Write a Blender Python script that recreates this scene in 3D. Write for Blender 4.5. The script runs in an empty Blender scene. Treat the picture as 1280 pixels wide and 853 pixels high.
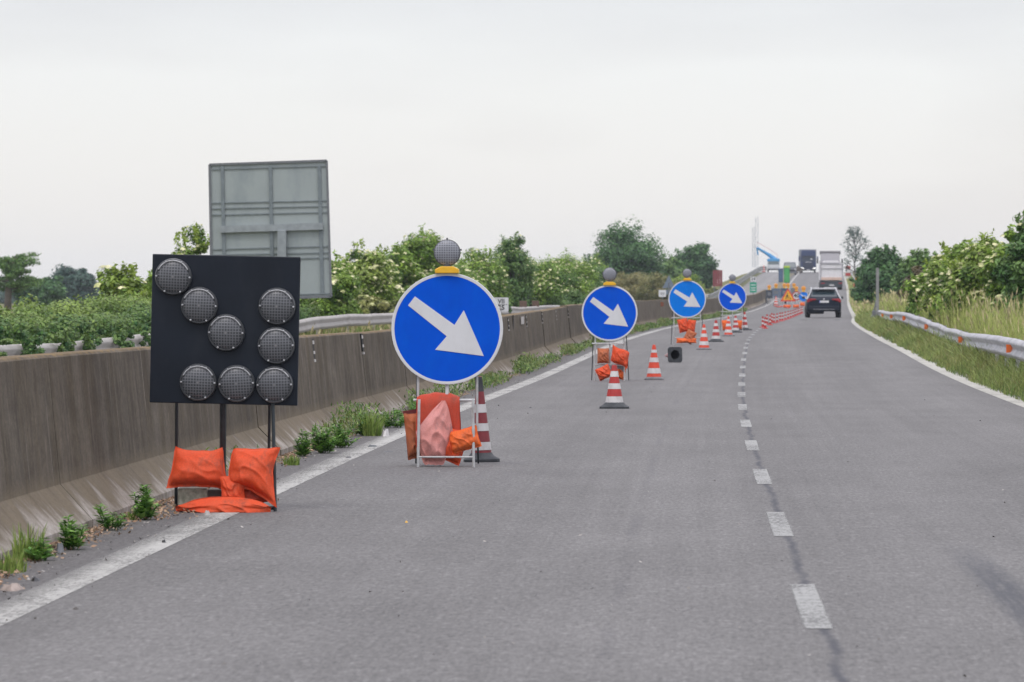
import bpy, math, random
import numpy as np
from mathutils import Vector, Matrix, noise as mnoise

scene = bpy.context.scene
COL = scene.collection
R = math.radians

# ------------------------------------------------------------------ camera
F = 5930.0                      # focal length in pixels of the 1280 px wide photograph
EYE = 1.36
cam_d = bpy.data.cameras.new("camera")
cam = bpy.data.objects.new("camera", cam_d)
COL.objects.link(cam)
cam.location = (0, 0, EYE)
cam.rotation_euler = (R(90) - math.atan(55.5 / math.hypot(F, 227)), 0, math.atan(227 / F))
cam_d.sensor_width = 36
cam_d.lens = 36 * F / 1280
cam_d.clip_start = 0.5
cam_d.clip_end = 9000
cam_d.dof.use_dof = True
cam_d.dof.focus_distance = 40
cam_d.dof.aperture_fstop = 11
scene.camera = cam

# ------------------------------------------------------------------ sky and sun (bright overcast)
SUN_EL, SUN_AZ = R(58), R(200)
world = bpy.data.worlds.new("World")
scene.world = world
world.use_nodes = True
wt = world.node_tree
wt.nodes.clear()
def wn(t, **k):
    n = wt.nodes.new(t)
    for a, b in k.items(): setattr(n, a, b)
    return n
w_out = wn('ShaderNodeOutputWorld'); w_add = wn('ShaderNodeAddShader')
w_bg1 = wn('ShaderNodeBackground'); w_bg2 = wn('ShaderNodeBackground')
w_sky = wn('ShaderNodeTexSky', sky_type='NISHITA', sun_disc=False, sun_elevation=SUN_EL, sun_rotation=SUN_AZ)
w_bg1.inputs['Strength'].default_value = 0.05
w_tc = wn('ShaderNodeTexCoord'); w_sep = wn('ShaderNodeSeparateXYZ')
w_map = wn('ShaderNodeMapping'); w_map.inputs['Scale'].default_value = (5, 5, 20)
w_n1 = wn('ShaderNodeTexNoise'); w_n1.inputs['Scale'].default_value = 1.3; w_n1.inputs['Detail'].default_value = 5
w_n1.inputs['Roughness'].default_value = 0.45
w_r = wn('ShaderNodeValToRGB')
w_r.color_ramp.elements[0].position = 0.41; w_r.color_ramp.elements[0].color = (0.60, 0.567, 0.60, 1)
w_r.color_ramp.elements[1].position = 0.60; w_r.color_ramp.elements[1].color = (0.695, 0.67, 0.695, 1)
w_el = wn('ShaderNodeMapRange')
w_el.inputs['From Min'].default_value = 0.06; w_el.inputs['From Max'].default_value = 1.0
w_el.inputs['To Min'].default_value = 0.93; w_el.inputs['To Max'].default_value = 2.75
w_bg2.inputs['Strength'].default_value = 1
L = wt.links.new
L(w_tc.outputs['Generated'], w_map.inputs['Vector']); L(w_map.outputs[0], w_n1.inputs['Vector'])
L(w_tc.outputs['Generated'], w_sep.inputs[0]); L(w_sep.outputs['Z'], w_el.inputs['Value'])
L(w_n1.outputs['Fac'], w_r.inputs['Fac']); L(w_r.outputs['Color'], w_bg2.inputs['Color'])
L(w_el.outputs[0], w_bg2.inputs['Strength'])
L(w_sky.outputs[0], w_bg1.inputs['Color'])
L(w_bg1.outputs[0], w_add.inputs[0]); L(w_bg2.outputs[0], w_add.inputs[1]); L(w_add.outputs[0], w_out.inputs['Surface'])
sun_d = bpy.data.lights.new("sun", 'SUN'); sun = bpy.data.objects.new("sun", sun_d); COL.objects.link(sun)
sun_d.energy = 0.9; sun_d.angle = R(18); sun_d.color = (1.0, 0.97, 0.93)
sun.rotation_euler = (R(32), 0, R(-15))

scene.view_settings.view_transform = 'Standard'
scene.view_settings.look = 'None'
scene.view_settings.exposure = 0.0
scene.view_settings.gamma = 1.0
scene.view_settings.use_curve_mapping = False
scene.render.resolution_x, scene.render.resolution_y = 1024, 682
cy = scene.cycles
cy.use_denoising = True
cy.max_bounces = 5; cy.diffuse_bounces = 2; cy.glossy_bounces = 2; cy.transmission_bounces = 3
cy.volume_bounces = 1; cy.transparent_max_bounces = 8
cy.sample_clamp_indirect = 4

# ------------------------------------------------------------------ road alignment
def table(pts, win=18):
    y = np.arange(-60, 2600, 1.0)
    v = np.interp(y, [p[0] for p in pts], [p[1] for p in pts])
    k = np.hanning(2 * win + 1); k /= k.sum()
    vp = np.concatenate([np.full(win, v[0]), v, np.full(win, v[-1])])
    # keep the end slope
    vp[-win:] = v[-1] + (v[-1] - v[-2]) * np.arange(1, win + 1)
    return y, np.convolve(vp, k, 'valid')
TX = table([(-60, .517), (40, .517), (60, .6), (80, .82), (93, .97), (125, 1.42), (166, 2.3), (207, 3.4), (247, 4.8), (300, 6.45),
            (400, 9.5), (540, 13.9), (740, 19.7), (900, 24), (1200, 32), (2600, 70)])
TZ = table([(-60, 0), (76, 0), (90, .05), (104, .14), (120, .2), (156, .25), (250, .26), (330, .36), (400, .62), (455, 1.15), (520, 2.1),
            (640, 3.85), (740, 5.1), (800, 5.5), (860, 5.4), (950, 4.6), (1200, 1.5), (1400, 0), (2600, 0)])
TE = table([(-60, -3.47), (45, -3.47), (80, -3.35), (105, -3.27), (2600, -3.27)])
TRL = table([(-60, -10.2), (200, -10.1), (300, -9.7), (400, -9.2), (540, -8.7), (740, -9.2), (2600, -9.3)])
TRR = table([(-60, 4.15), (60, 4.15), (80, 4.35), (105, 4.5), (2600, 4.55)], 8)
def dx(Y): return np.interp(Y, *TX)
def rz(Y): return np.interp(Y, *TZ)
def eo(Y): return np.interp(Y, *TE)
def rl(Y): return np.interp(Y, *TRL)
def rr(Y): return np.interp(Y, *TRR)
def sm(t):
    t = np.clip(t, 0, 1); return t * t * (3 - 2 * t)
def tz(off, Y):
    """terrain height at lateral offset off from the lane line"""
    off = np.asarray(off, float)
    r = rz(Y)
    right = r * (1 - sm((off - 9) / 22)) + .30 * sm((off - 4.3) / 3.0) + .38 * sm((off - 6.5) / 6)
    left = r * (1 - sm((-off - 10.8) / 9))
    return np.where(off > 3.4, right, np.where(off < -11, left, r))
def gz(X, Y): return float(tz(X - dx(Y), Y))

CM = cam.rotation_euler.to_matrix()
def P(px, py, Y):
    """point on the sight line of a photograph pixel, at distance Y along the road"""
    d = CM @ Vector(((px - 640) / F, -(py - 426.5) / F, -1))
    t = Y / d.y
    return Vector((0, 0, EYE)) + d * t
def ground(px, py, Y0=12, Y1=900):
    """where the sight line of a pixel meets the road surface"""
    Y = Y0
    while Y < Y1:
        p = P(px, py, Y)
        if p.z <= rz(Y): return Vector((p.x, Y, float(rz(Y))))
        Y += 0.1
    return P(px, py, Y1)
def sc(Y): return F / Y

# ------------------------------------------------------------------ mesh helpers
class MB:
    def __init__(s): s.v = []; s.f = []; s.m = []; s.uv = {}; s.mi = 0
    def add(s, vs, fs, M=None):
        b = len(s.v)
        for v in vs:
            v = Vector(v)
            s.v.append(M @ v if M is not None else v)
        for f in fs:
            s.f.append(tuple(b + i for i in f)); s.m.append(s.mi)
        return s
    def box(s, c, d, M=None):
        x, y, z = c; a, b, e = d[0] / 2, d[1] / 2, d[2] / 2
        vs = [(x + i * a, y + j * b, z + k * e) for i in (-1, 1) for j in (-1, 1) for k in (-1, 1)]
        return s.add(vs, [(0, 1, 3, 2), (4, 6, 7, 5), (0, 4, 5, 1), (2, 3, 7, 6), (0, 2, 6, 4), (1, 5, 7, 3)], M)
    def tube(s, p0, p1, r, n=8, r1=None, M=None):
        p0, p1 = Vector(p0), Vector(p1); r1 = r if r1 is None else r1
        a = (p1 - p0).normalized()
        u = a.orthogonal().normalized(); w = a.cross(u)
        vs = []
        for p, q in ((p0, r), (p1, r1)):
            for i in range(n):
                t = 2 * math.pi * i / n
                vs.append(p + (u * math.cos(t) + w * math.sin(t)) * q)
        fs = [(i, (i + 1) % n, n + (i + 1) % n, n + i) for i in range(n)]
        fs += [tuple(range(n))[::-1], tuple(range(n, 2 * n))]
        return s.add(vs, fs, M)
    def path(s, pts, r, n=6, M=None):
        for a, b in zip(pts[:-1], pts[1:]): s.tube(a, b, r, n, M=M)
        return s
    def lathe(s, prof, n=24, axis='z', M=None, c=(0, 0, 0), caps=False):
        vs = []
        for (r, h) in prof:
            for i in range(n):
                t = 2 * math.pi * i / n
                if axis == 'z': v = (c[0] + r * math.cos(t), c[1] + r * math.sin(t), c[2] + h)
                elif axis == 'y': v = (c[0] + r * math.cos(t), c[1] + h, c[2] + r * math.sin(t))
                else: v = (c[0] + h, c[1] + r * math.cos(t), c[2] + r * math.sin(t))
                vs.append(v)
        fs = []
        for k in range(len(prof) - 1):
            for i in range(n):
                j = (i + 1) % n
                fs.append((k * n + i, k * n + j, (k + 1) * n + j, (k + 1) * n + i))
        if caps and prof[0][0] > 1e-5: fs.append(tuple(range(n)))
        if caps and prof[-1][0] > 1e-5: fs.append(tuple(range((len(prof) - 1) * n, len(prof) * n)))
        return s.add(vs, fs, M)
    def prism(s, poly, y0, y1, M=None):
        """polygon in x,z extruded along y"""
        n = len(poly)
        vs = [(x, y0, z) for x, z in poly] + [(x, y1, z) for x, z in poly]
        fs = [tuple(range(n)), tuple(range(2 * n - 1, n - 1, -1))] + [(i, n + i, n + (i + 1) % n, (i + 1) % n) for i in range(n)]
        return s.add(vs, fs, M)
    def grid(s, rows, M=None, uv=None):
        b = len(s.v); n = len(rows[0])
        vs = [p for r in rows for p in r]
        fs = [(i * n + j, i * n + j + 1, (i + 1) * n + j + 1, (i + 1) * n + j) for i in range(len(rows) - 1) for j in range(n - 1)]
        s.add(vs, fs, M)
        if uv is not None:
            k = 0
            for r in uv:
                for q in r: s.uv[b + k] = q; k += 1
        return s
    def build(s, name, mats, parent=None, smooth=False, world=False, bevel=0):
        me = bpy.data.meshes.new(name)
        off = Vector((0, 0, 0))
        if world and parent is not None: off = parent.location
        me.from_pydata([tuple(v - off) for v in s.v], [], s.f)
        if not isinstance(mats, (list, tuple)): mats = [mats]
        for m in mats: me.materials.append(m)
        if len(mats) > 1: me.polygons.foreach_set('material_index', s.m)
        if s.uv:
            ul = me.uv_layers.new(name='UVMap')
            li = np.zeros(len(me.loops), np.int32); me.loops.foreach_get('vertex_index', li)
            arr = np.array([s.uv.get(i, (0, 0)) for i in range(len(s.v))], np.float32)
            ul.data.foreach_set('uv', arr[li].ravel())
        if smooth:
            me.polygons.foreach_set('use_smooth', [True] * len(me.polygons))
            if smooth != 'all': me.set_sharp_from_angle(angle=R(38))
        me.update()
        return link(name, me, parent, bevel)
def link(name, me, parent=None, bevel=0):
    o = bpy.data.objects.new(name, me); COL.objects.link(o)
    if parent is not None: o.parent = parent
    if bevel:
        b = o.modifiers.new('bevel', 'BEVEL'); b.width = bevel; b.segments = 2; b.limit_method = 'ANGLE'
    return o
def tag(o, label=None, cat=None, group=None, kind=None):
    for k, v in (('label', label), ('category', cat), ('group', group), ('kind', kind)):
        if v: o[k] = v
    return o
def thing(name, loc, label, cat, group=None, rot=(0, 0, 0)):
    o = bpy.data.objects.new(name, None); COL.objects.link(o)
    o.location = loc; o.rotation_euler = rot; o.empty_display_size = .2
    return tag(o, label, cat, group)
def dup(root, loc, label, rotz=None, group=None):
    r = root.copy(); COL.objects.link(r); r.location = loc; r['label'] = label
    if rotz is not None: r.rotation_euler = (0, 0, rotz)
    if group: r['group'] = group
    for ch in list(root.children):
        c = ch.copy(); COL.objects.link(c); c.parent = r
        for g in ch.children:
            d = g.copy(); COL.objects.link(d); d.parent = c
    return r
def quads(name, C, N, L, W, mats, tone=None, parent=None, matidx=None, up=None, off=None, droop=0.0):
    """many leaf-shaped quads: centres C, normals N, half length L, half width W"""
    n = len(C)
    rng = np.random.default_rng(n)
    N = N / np.linalg.norm(N, axis=1, keepdims=True)
    a = rng.normal(size=(n, 3)) if up is None else up
    T = a - (a * N).sum(1, keepdims=True) * N; T /= np.linalg.norm(T, axis=1, keepdims=True) + 1e-9
    B = np.cross(N, T)
    L = np.broadcast_to(np.asarray(L, float), (n,))[:, None]; W = np.broadcast_to(np.asarray(W, float), (n,))[:, None]
    V = np.stack([C - T * L, C + B * W - T * L * .1, C + T * L - N * L * droop, C - B * W - T * L * .1], 1)
    if off is not None: V = V - np.array(off)
    return rawmesh(name, V.reshape(-1, 3), 4, mats, tone, parent, matidx)
def rawmesh(name, V, k, mats, tone=None, parent=None, matidx=None, idx=None):
    me = bpy.data.meshes.new(name)
    if idx is None: idx = np.arange(len(V), dtype=np.int32)
    nf = len(idx) // k
    me.vertices.add(len(V)); me.vertices.foreach_set('co', V.astype(np.float32).ravel())
    me.loops.add(len(idx)); me.loops.foreach_set('vertex_index', idx.astype(np.int32))
    me.polygons.add(nf); me.polygons.foreach_set('loop_start', np.arange(nf, dtype=np.int32) * k)
    me.polygons.foreach_set('loop_total', np.full(nf, k, np.int32))
    if not isinstance(mats, (list, tuple)): mats = [mats]
    for m in mats: me.materials.append(m)
    if matidx is not None: me.polygons.foreach_set('material_index', matidx.astype(np.int32))
    if tone is not None:
        at = me.attributes.new('tone', 'FLOAT', 'FACE'); at.data.foreach_set('value', tone.astype(np.float32))
    me.update(calc_edges=True); me.validate()
    return link(name, me, parent)

# ------------------------------------------------------------------ materials
class NT:
    def __init__(s, name):
        s.m = bpy.data.materials.new(name); s.m.use_nodes = True
        s.t = s.m.node_tree; s.t.nodes.clear()
        s.out = s.t.nodes.new('ShaderNodeOutputMaterial')
        s.bsdf = s.t.nodes.new('ShaderNodeBsdfPrincipled'); s.ln(s.bsdf.outputs[0], s.out.inputs['Surface'])
    def ln(s, a, b): s.t.links.new(a, b)
    def put(s, inp, v):
        if hasattr(v, 'is_output'): s.ln(v, inp)
        else: inp.default_value = v
    def math(s, op, a, b=0.0, c=0.0, clamp=False):
        n = s.t.nodes.new('ShaderNodeMath'); n.operation = op; n.use_clamp = clamp
        s.put(n.inputs[0], a); s.put(n.inputs[1], b); s.put(n.inputs[2], c)
        return n.outputs[0]
    def noise(s, vec, scale, detail=3, rough=.55, dist=0):
        n = s.t.nodes.new('ShaderNodeTexNoise'); s.ln(vec, n.inputs['Vector'])
        n.inputs['Scale'].default_value = scale; n.inputs['Detail'].default_value = detail
        n.inputs['Roughness'].default_value = rough; n.inputs['Distortion'].default_value = dist
        return n.outputs['Fac']
    def coord(s, kind='Object'):
        return s.t.nodes.new('ShaderNodeTexCoord').outputs[kind]
    def mapped(s, vec, scale=(1, 1, 1), loc=(0, 0, 0)):
        n = s.t.nodes.new('ShaderNodeMapping'); s.ln(vec, n.inputs[0]); n.inputs['Scale'].default_value = scale
        n.inputs['Location'].default_value = loc
        return n.outputs[0]
    def sep(s, vec):
        n = s.t.nodes.new('ShaderNodeSeparateXYZ'); s.ln(vec, n.inputs[0]); return n.outputs
    def ramp(s, f, a, b, lo=0.0, hi=1.0, smooth=False):
        n = s.t.nodes.new('ShaderNodeMapRange'); n.clamp = True
        if smooth: n.interpolation_type = 'SMOOTHSTEP'
        s.put(n.inputs['Value'], f); n.inputs['From Min'].default_value = a; n.inputs['From Max'].default_value = b
        n.inputs['To Min'].default_value = lo; n.inputs['To Max'].default_value = hi
        return n.outputs[0]
    def mix(s, f, a, b, mode='MIX'):
        n = s.t.nodes.new('ShaderNodeMix'); n.data_type = 'RGBA'; n.blend_type = mode
        s.put(n.inputs[0], f); 
        for i, v in ((6, a), (7, b)):
            if isinstance(v, tuple): v = (*v[:3], 1)
            s.put(n.inputs[i], v)
        return n.outputs[2]
    def scale(s, col, f):
        n = s.t.nodes.new('ShaderNodeVectorMath'); n.operation = 'SCALE'
        if isinstance(col, tuple): n.inputs[0].default_value = col[:3]
        else: s.ln(col, n.inputs[0])
        s.put(n.inputs['Scale'], f); return n.outputs[0]
    def fin(s, col, rough=.6, metal=0.0, bump=None, bstr=.3, bdist=.01, coat=0, spec=None):
        if isinstance(col, tuple): col = (*col[:3], 1)
        s.put(s.bsdf.inputs['Base Color'], col); s.put(s.bsdf.inputs['Roughness'], rough); s.put(s.bsdf.inputs['Metallic'], metal)
        if coat: s.bsdf.inputs['Coat Weight'].default_value = coat; s.bsdf.inputs['Coat Roughness'].default_value = .05
        if spec is not None: s.bsdf.inputs['Specular IOR Level'].default_value = spec
        if bump is not None:
            n = s.t.nodes.new('ShaderNodeBump'); s.ln(bump, n.inputs['Height']); n.inputs['Strength'].default_value = bstr
            n.inputs['Distance'].default_value = bdist; s.ln(n.outputs[0], s.bsdf.inputs['Normal'])
        return s.m
def simple(name, col, rough=.6,  metal=0.0, var=.15, nscale=6, bump=0.0, coat=0, spec=None, dirt=None, dscale=3, damt=.5):
    n = NT(name); c = n.coord()
    a = n.noise(c, nscale, 4); 
    out = n.scale(col, n.ramp(a, .3, .7, 1 - var, 1 + var))
    if dirt is not None:
        d = n.noise(n.mapped(c, (1, 1, .5)), dscale, 5, .65)
        out = n.mix(n.ramp(d, .5, .72, 0, damt), out, dirt)
    return n.fin(out, rough, metal, n.noise(c, nscale * 8, 3) if bump else None, bump, .004, coat, spec)

def leafmat(name, a, b, dry=None, trans=.25, damt=.75):
    n = NT(name)
    at = n.t.nodes.new('ShaderNodeAttribute'); at.attribute_name = 'tone'
    col = n.mix(n.ramp(at.outputs['Fac'], 0, 1), a, b)
    g = n.t.nodes.new('ShaderNodeNewGeometry')
    col = n.scale(col, n.ramp(g.outputs['Random Per Island'], 0, 1, .55, 1.5))
    if dry is not None:
        col = n.mix(n.ramp(n.noise(n.coord(), 1.1, 2), .52, .68, 0, damt), col, dry)
    n.fin(col, .5, spec=.35)
    tr = n.t.nodes.new('ShaderNodeBsdfTranslucent'); n.ln(col, tr.inputs[0])
    mx = n.t.nodes.new('ShaderNodeMixShader'); mx.inputs[0].default_value = trans
    n.ln(n.bsdf.outputs[0], mx.inputs[1]); n.ln(tr.outputs[0], mx.inputs[2]); n.ln(mx.outputs[0], n.out.inputs['Surface'])
    return n.m

M = {}
def asphalt(name, base, marks=True):
    n = NT(name); uv = n.coord('UV'); o = n.coord()
    x, y, z = n.sep(uv)
    grain = n.noise(o, 55, 2, .7)
    grain2 = n.noise(o, 17, 3, .7)
    med = n.noise(n.mapped(o, (1.1, .35, 1)), 1.0, 4, .6)
    big = n.noise(n.mapped(o, (.5, .05, 1)), 1.0, 3, .5)
    streak = n.noise(n.mapped(uv, (9, .05, 1)), 1.0, 3, .6)
    trk = n.math('COSINE', n.math('MULTIPLY', n.math('ADD', x, 1.75 + .9), 2 * math.pi / 1.8))
    speck = n.noise(n.mapped(o, (46, 5.5, 1)), 1.0, 3, .8)
    f = n.math('ADD', n.ramp(grain, .25, .75, .62, 1.38), n.ramp(grain2, .3, .7, -.14, .14))
    f = n.math('MULTIPLY', f, n.ramp(speck, .28, .72, .68, 1.32))
    f = n.math('MULTIPLY', f, n.ramp(med, .3, .7, .90, 1.10))
    f = n.math('MULTIPLY', f, n.ramp(big, .3, .7, .92, 1.09))
    f = n.math('MULTIPLY', f, n.ramp(streak, .3, .7, .94, 1.06))
    f = n.math('MULTIPLY', f, n.ramp(trk, -1, 1, .955, 1.05))
    # bright aggregate flecks and dark pits
    v = n.t.nodes.new('ShaderNodeTexVoronoi'); n.ln(o, v.inputs['Vector']); v.inputs['Scale'].default_value = 38
    vc = n.sep(v.outputs['Color'])[0]
    f = n.math('MULTIPLY', f, n.ramp(vc, .9, .97, 1, 1.35))
    f = n.math('MULTIPLY', f, n.ramp(vc, .0, .06, .72, 1))
    col = n.scale(base, f)
    if marks:
        # dark open joint beside the lane line
        wob = n.math('MULTIPLY', n.math('SUBTRACT', n.noise(n.mapped(uv, (0, .45, 1)), 1.0, 4, .7), .5), .16)
        d = n.math('ABSOLUTE', n.math('ADD', n.math('SUBTRACT', x, .015), wob))
        m1 = n.math('MULTIPLY', n.ramp(d, .006, .034, 1, 0), n.ramp(n.noise(n.mapped(uv, (2, 1.1, 1)), 1.0, 3), .32, .55, .35, 1))
        col = n.mix(n.math('MULTIPLY', m1, .8), col, (.045, .048, .06))
        # faint old seam in the left lane
        d2 = n.math('ABSOLUTE', n.math('ADD', n.math('ADD', x, .86), wob))
        col = n.mix(n.math('MULTIPLY', n.ramp(d2, .01, .05, .22, 0), n.ramp(n.noise(n.mapped(uv, (2, .35, 1)), 1.0, 3), .45, .6)), col, (.07, .07, .08))
        # tyre mark in the right lane
        d3 = n.math('ABSOLUTE', n.math('SUBTRACT', x, .93))
        m3 = n.math('MULTIPLY', n.ramp(d3, .03, .15, 1, 0, True), n.ramp(y, 22.5, 27, 1, 0, True))
        m3 = n.math('MULTIPLY', m3, n.ramp(n.noise(n.mapped(uv, (30, 1.5, 1)), 1.0, 3), .3, .6, .45, 1))
        col = n.mix(n.math('MULTIPLY', m3, .72), col, (.045, .05, .062))
        # cross joints of the bridge deck
        for yy, w in ((190, .3), (239, .45)):
            d4 = n.math('ABSOLUTE', n.math('SUBTRACT', y, yy))
            col = n.mix(n.ramp(d4, w * .5, w, .6, 0), col, (.05, .05, .055))
        # patches under the car
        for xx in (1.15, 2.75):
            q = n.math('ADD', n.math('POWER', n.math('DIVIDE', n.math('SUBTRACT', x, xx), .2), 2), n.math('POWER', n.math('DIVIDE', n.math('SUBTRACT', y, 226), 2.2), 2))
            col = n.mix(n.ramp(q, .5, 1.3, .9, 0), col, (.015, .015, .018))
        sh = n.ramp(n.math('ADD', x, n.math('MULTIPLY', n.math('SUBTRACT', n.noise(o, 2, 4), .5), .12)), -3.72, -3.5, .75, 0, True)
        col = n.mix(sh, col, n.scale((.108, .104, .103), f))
        # dust towards the wall foot
        e = n.ramp(n.math('ADD', x, n.math('MULTIPLY', n.math('SUBTRACT', n.noise(o, 3, 4), .5), .5)), -4.1, -3.75, .5, 0, True)
        col = n.mix(e, col, (.135, .115, .085))
    return n.fin(col, .85, 0, grain, .35, .006, spec=.3)
M['asphalt'] = asphalt('asphalt', (.133, .131, .128))
M['asphalt_far'] = asphalt('asphalt_pale', (.19, .187, .183), False)

def paint(name, col, wear=.45, under=None, edge=None, lo=None, hi=None, rag=.03):
    """worn thermoplastic: where it has gone the asphalt below shows through"""
    n = NT(name); o = n.coord(); uv = n.coord('UV'); x = n.sep(uv)[0]
    a = n.noise(o, 30, 4, .8); b = n.noise(n.mapped(o, (1.6, .6, 1)), 1.6, 4, .6); c0 = n.noise(n.mapped(o, (50, 9, 1)), 1.0, 3, .75)
    s = n.math('ADD', n.math('ADD', n.math('MULTIPLY', a, .35), n.math('MULTIPLY', b, .35)), n.math('MULTIPLY', c0, .35))
    al = n.ramp(s, .50, .60, 1, 1 - wear)
    c = n.scale(col, n.ramp(n.noise(o, 9, 4, .7), .3, .7, .86, 1.12))
    nz = n.math('MULTIPLY', n.math('SUBTRACT', n.noise(n.mapped(o, (14, 5, 1)), 1.0, 5, .75), .5), rag * 2)
    if lo is not None:
        al = n.math('MULTIPLY', al, n.ramp(n.math('ADD', x, nz), lo, lo + .012)); al = n.math('MULTIPLY', al, n.ramp(n.math('ADD', x, nz), hi - .012, hi, 1, 0))
    if edge: al = n.math('MULTIPLY', al, n.ramp(n.math('ADD', x, n.math('MULTIPLY', nz, 2)), edge[0], edge[1], .25, 1))
    n.fin(c, .75, spec=.3)
    n.put(n.bsdf.inputs['Alpha'], al)
    return n.m
M['line'] = paint('line_paint', (.27, .272, .262), .65)
M['dash'] = paint('dash_paint', (.285, .29, .28), .55, lo=-.068, hi=.060, rag=.012)
M['line_left'] = paint('line_paint_left', (.40, .40, .378), .6, edge=(-3.60, -3.46))
M['line_right'] = paint('line_paint_right', (.42, .415, .37), .35)

def concrete_wall():
    n = NT('weathered_concrete'); uv = n.coord('UV'); o = n.coord()
    x, y, z = n.sep(uv)                                    # x metres along, y metres up the face
    info = n.t.nodes.new('ShaderNodeObjectInfo')
    st = n.noise(n.mapped(uv, (8, 1.1, 1)), 1.0, 6, .8)
    st2 = n.noise(n.mapped(uv, (3.2, .35, 1), (7, 3, 0)), 1.0, 3, .6)
    bl = n.noise(n.mapped(uv, (1.2, 1.2, 1)), 1.0, 4, .6)
    fine = n.noise(o, 60, 3, .7)
    col = n.mix(n.ramp(st, .3, .7), (.060, .050, .039), (.158, .136, .108))
    col = n.mix(n.ramp(st2, .40, .62, 0, .75), col, (.078, .062, .040))
    col = n.mix(n.ramp(bl, .5, .75, 0, .5), col, (.17, .15, .12))
    bl2 = n.noise(n.mapped(uv, (1.0, 1.6, 1), (30, 2, 0)), 1.0, 6, .7)
    col = n.scale(col, n.ramp(bl2, .32, .68, .72, 1.3))
    spz = n.noise(n.mapped(uv, (16, 7, 1), (3, 2, 0)), 1.0, 4, .75)
    col = n.scale(col, n.ramp(spz, .3, .7, .85, 1.17))
    gr2 = n.noise(o, 22, 4, .7)
    col = n.scale(col, n.ramp(gr2, .3, .7, .84, 1.18))
    # pale lime drips
    dr = n.noise(n.mapped(uv, (22, .25, 1), (3, 9, 0)), 1.0, 2, .5)
    col = n.mix(n.math('MULTIPLY', n.ramp(dr, .66, .72), n.ramp(n.noise(n.mapped(uv, (2, 2, 1)), 1.0, 2), .4, .6)), col, (.33, .31, .28))
    # sloped toe: cleaned by splash, ragged pale tongues
    tw = n.math('ADD', y, n.math('MULTIPLY', n.math('SUBTRACT', n.noise(n.mapped(uv, (2.4, .9, 1)), 1.0, 4, .6), .5), .62))
    tm = n.ramp(tw, .09, .21, 1, .0, True)
    pale = n.mix(n.ramp(n.noise(n.mapped(uv, (4, 6, 1)), 1.0, 5, .75), .38, .62), (.20, .175, .14), (.37, .34, .31))
    col = n.mix(tm, col, pale)
    mid = n.math('MULTIPLY', n.ramp(tw, .08, .20, 0, 1), n.ramp(y, .26, .36, 1, 0))
    col = n.mix(n.math('MULTIPLY', mid, n.ramp(n.noise(n.mapped(uv, (6, 2.5, 1)), 1.0, 5, .75), .3, .7, .25, 1)), col, (.185, .152, .105))
    # lichen on the top edge
    li = n.math('MULTIPLY', n.ramp(y, .985, 1.02), n.ramp(n.noise(n.mapped(uv, (4, 4, 1)), 1.0, 3), .42, .6))
    col = n.mix(n.math('MULTIPLY', li, .75), col, (.26, .17, .06))
    col = n.scale(col, n.math('MULTIPLY', n.ramp(info.outputs['Random'], 0, 1, .9, 1.1), n.ramp(fine, .3, .7, .8, 1.2)))
    return n.fin(col, .9, 0, fine, .4, .006, spec=.2)
M['concrete'] = concrete_wall()
M['pale_concrete'] = simple('pale_concrete', (.30, .29, .28), .85, var=.12, nscale=2, dirt=(.16, .15, .13), bump=.3)
M['dark'] = simple('dark_gap', (.012, .012, .012), .9)
M['chip'] = simple('white_chip', (.45, .43, .41), .7)
def galv():
    n = NT('galvanised_steel'); o = n.coord()
    c = n.mix(n.ramp(n.noise(n.mapped(o, (3, 1.2, 3)), 1.2, 4, .6), .35, .68), (.31, .315, .33), (.46, .46, .475))
    sp = n.noise(n.mapped(o, (1, .5, 1)), 9, 3, .6)
    c = n.mix(n.ramp(sp, .64, .70, 0, .7), c, (.14, .12, .11))
    st = n.noise(n.mapped(o, (.5, 1.1, .5)), 1.0, 4, .6)
    c = n.mix(n.ramp(st, .55, .72, 0, .55), c, (.24, .22, .2))
    return n.fin(c, .55, .35, spec=.4)
M['galv'] = galv()
M['galv_pale'] = simple('old_rail_steel', (.36, .345, .32), .6, .15, var=.12, nscale=1.5, dirt=(.22, .19, .16), dscale=1.2)
M['rust'] = simple('rusty_brown', (.12, .075, .055), .8, var=.3, nscale=12)
M['dull_reflector'] = simple('dull_reflector', (.22, .07, .035), .6, var=.2)
M['orange_reflector'] = simple('orange_reflector', (.62, .12, .015), .35, var=.12)
M['steel'] = simple('painted_steel_white', (.46, .47, .47), .5, .1, var=.12, nscale=14, dirt=(.2, .16, .13), dscale=18, damt=.6)
M['steel_dark'] = simple('dark_steel', (.035, .045, .05), .5, .3, var=.2, nscale=20)
M['steel_grey'] = simple('grey_steel', (.16, .17, .18), .55, .3, var=.2, nscale=20)
def orange_pvc(name, col, fade, famt=.5, dirt=(.10, .055, .04)):
    n = NT(name); o = n.coord()
    c = n.mix(n.ramp(n.noise(o, 5, 4, .6), .42, .7, 0, famt), col, fade)
    c = n.scale(c, n.ramp(n.noise(o, 90, 2, .7), .3, .7, .88, 1.1))
    c = n.mix(n.ramp(n.noise(n.mapped(o, (1, 1, .6)), 11, 5, .7), .55, .72, 0, .6), c, dirt)
    return n.fin(c, .7, 0, n.noise(o, 22, 4, .6), .25, .01, spec=.35)
M['bag'] = orange_pvc('orange_pvc', (.66, .072, .018), (.60, .115, .05), .5)
M['bag_dark'] = orange_pvc('dull_red_pvc', (.44, .045, .018), (.36, .07, .04), .5)
M['bag_bright'] = orange_pvc('bright_orange_pvc', (.72, .125, .02), (.62, .14, .05), .5)
M['bag_pink'] = orange_pvc('faded_pink_pvc', (.60, .26, .235), (.50, .17, .13), .5, (.14, .11, .11))
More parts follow.
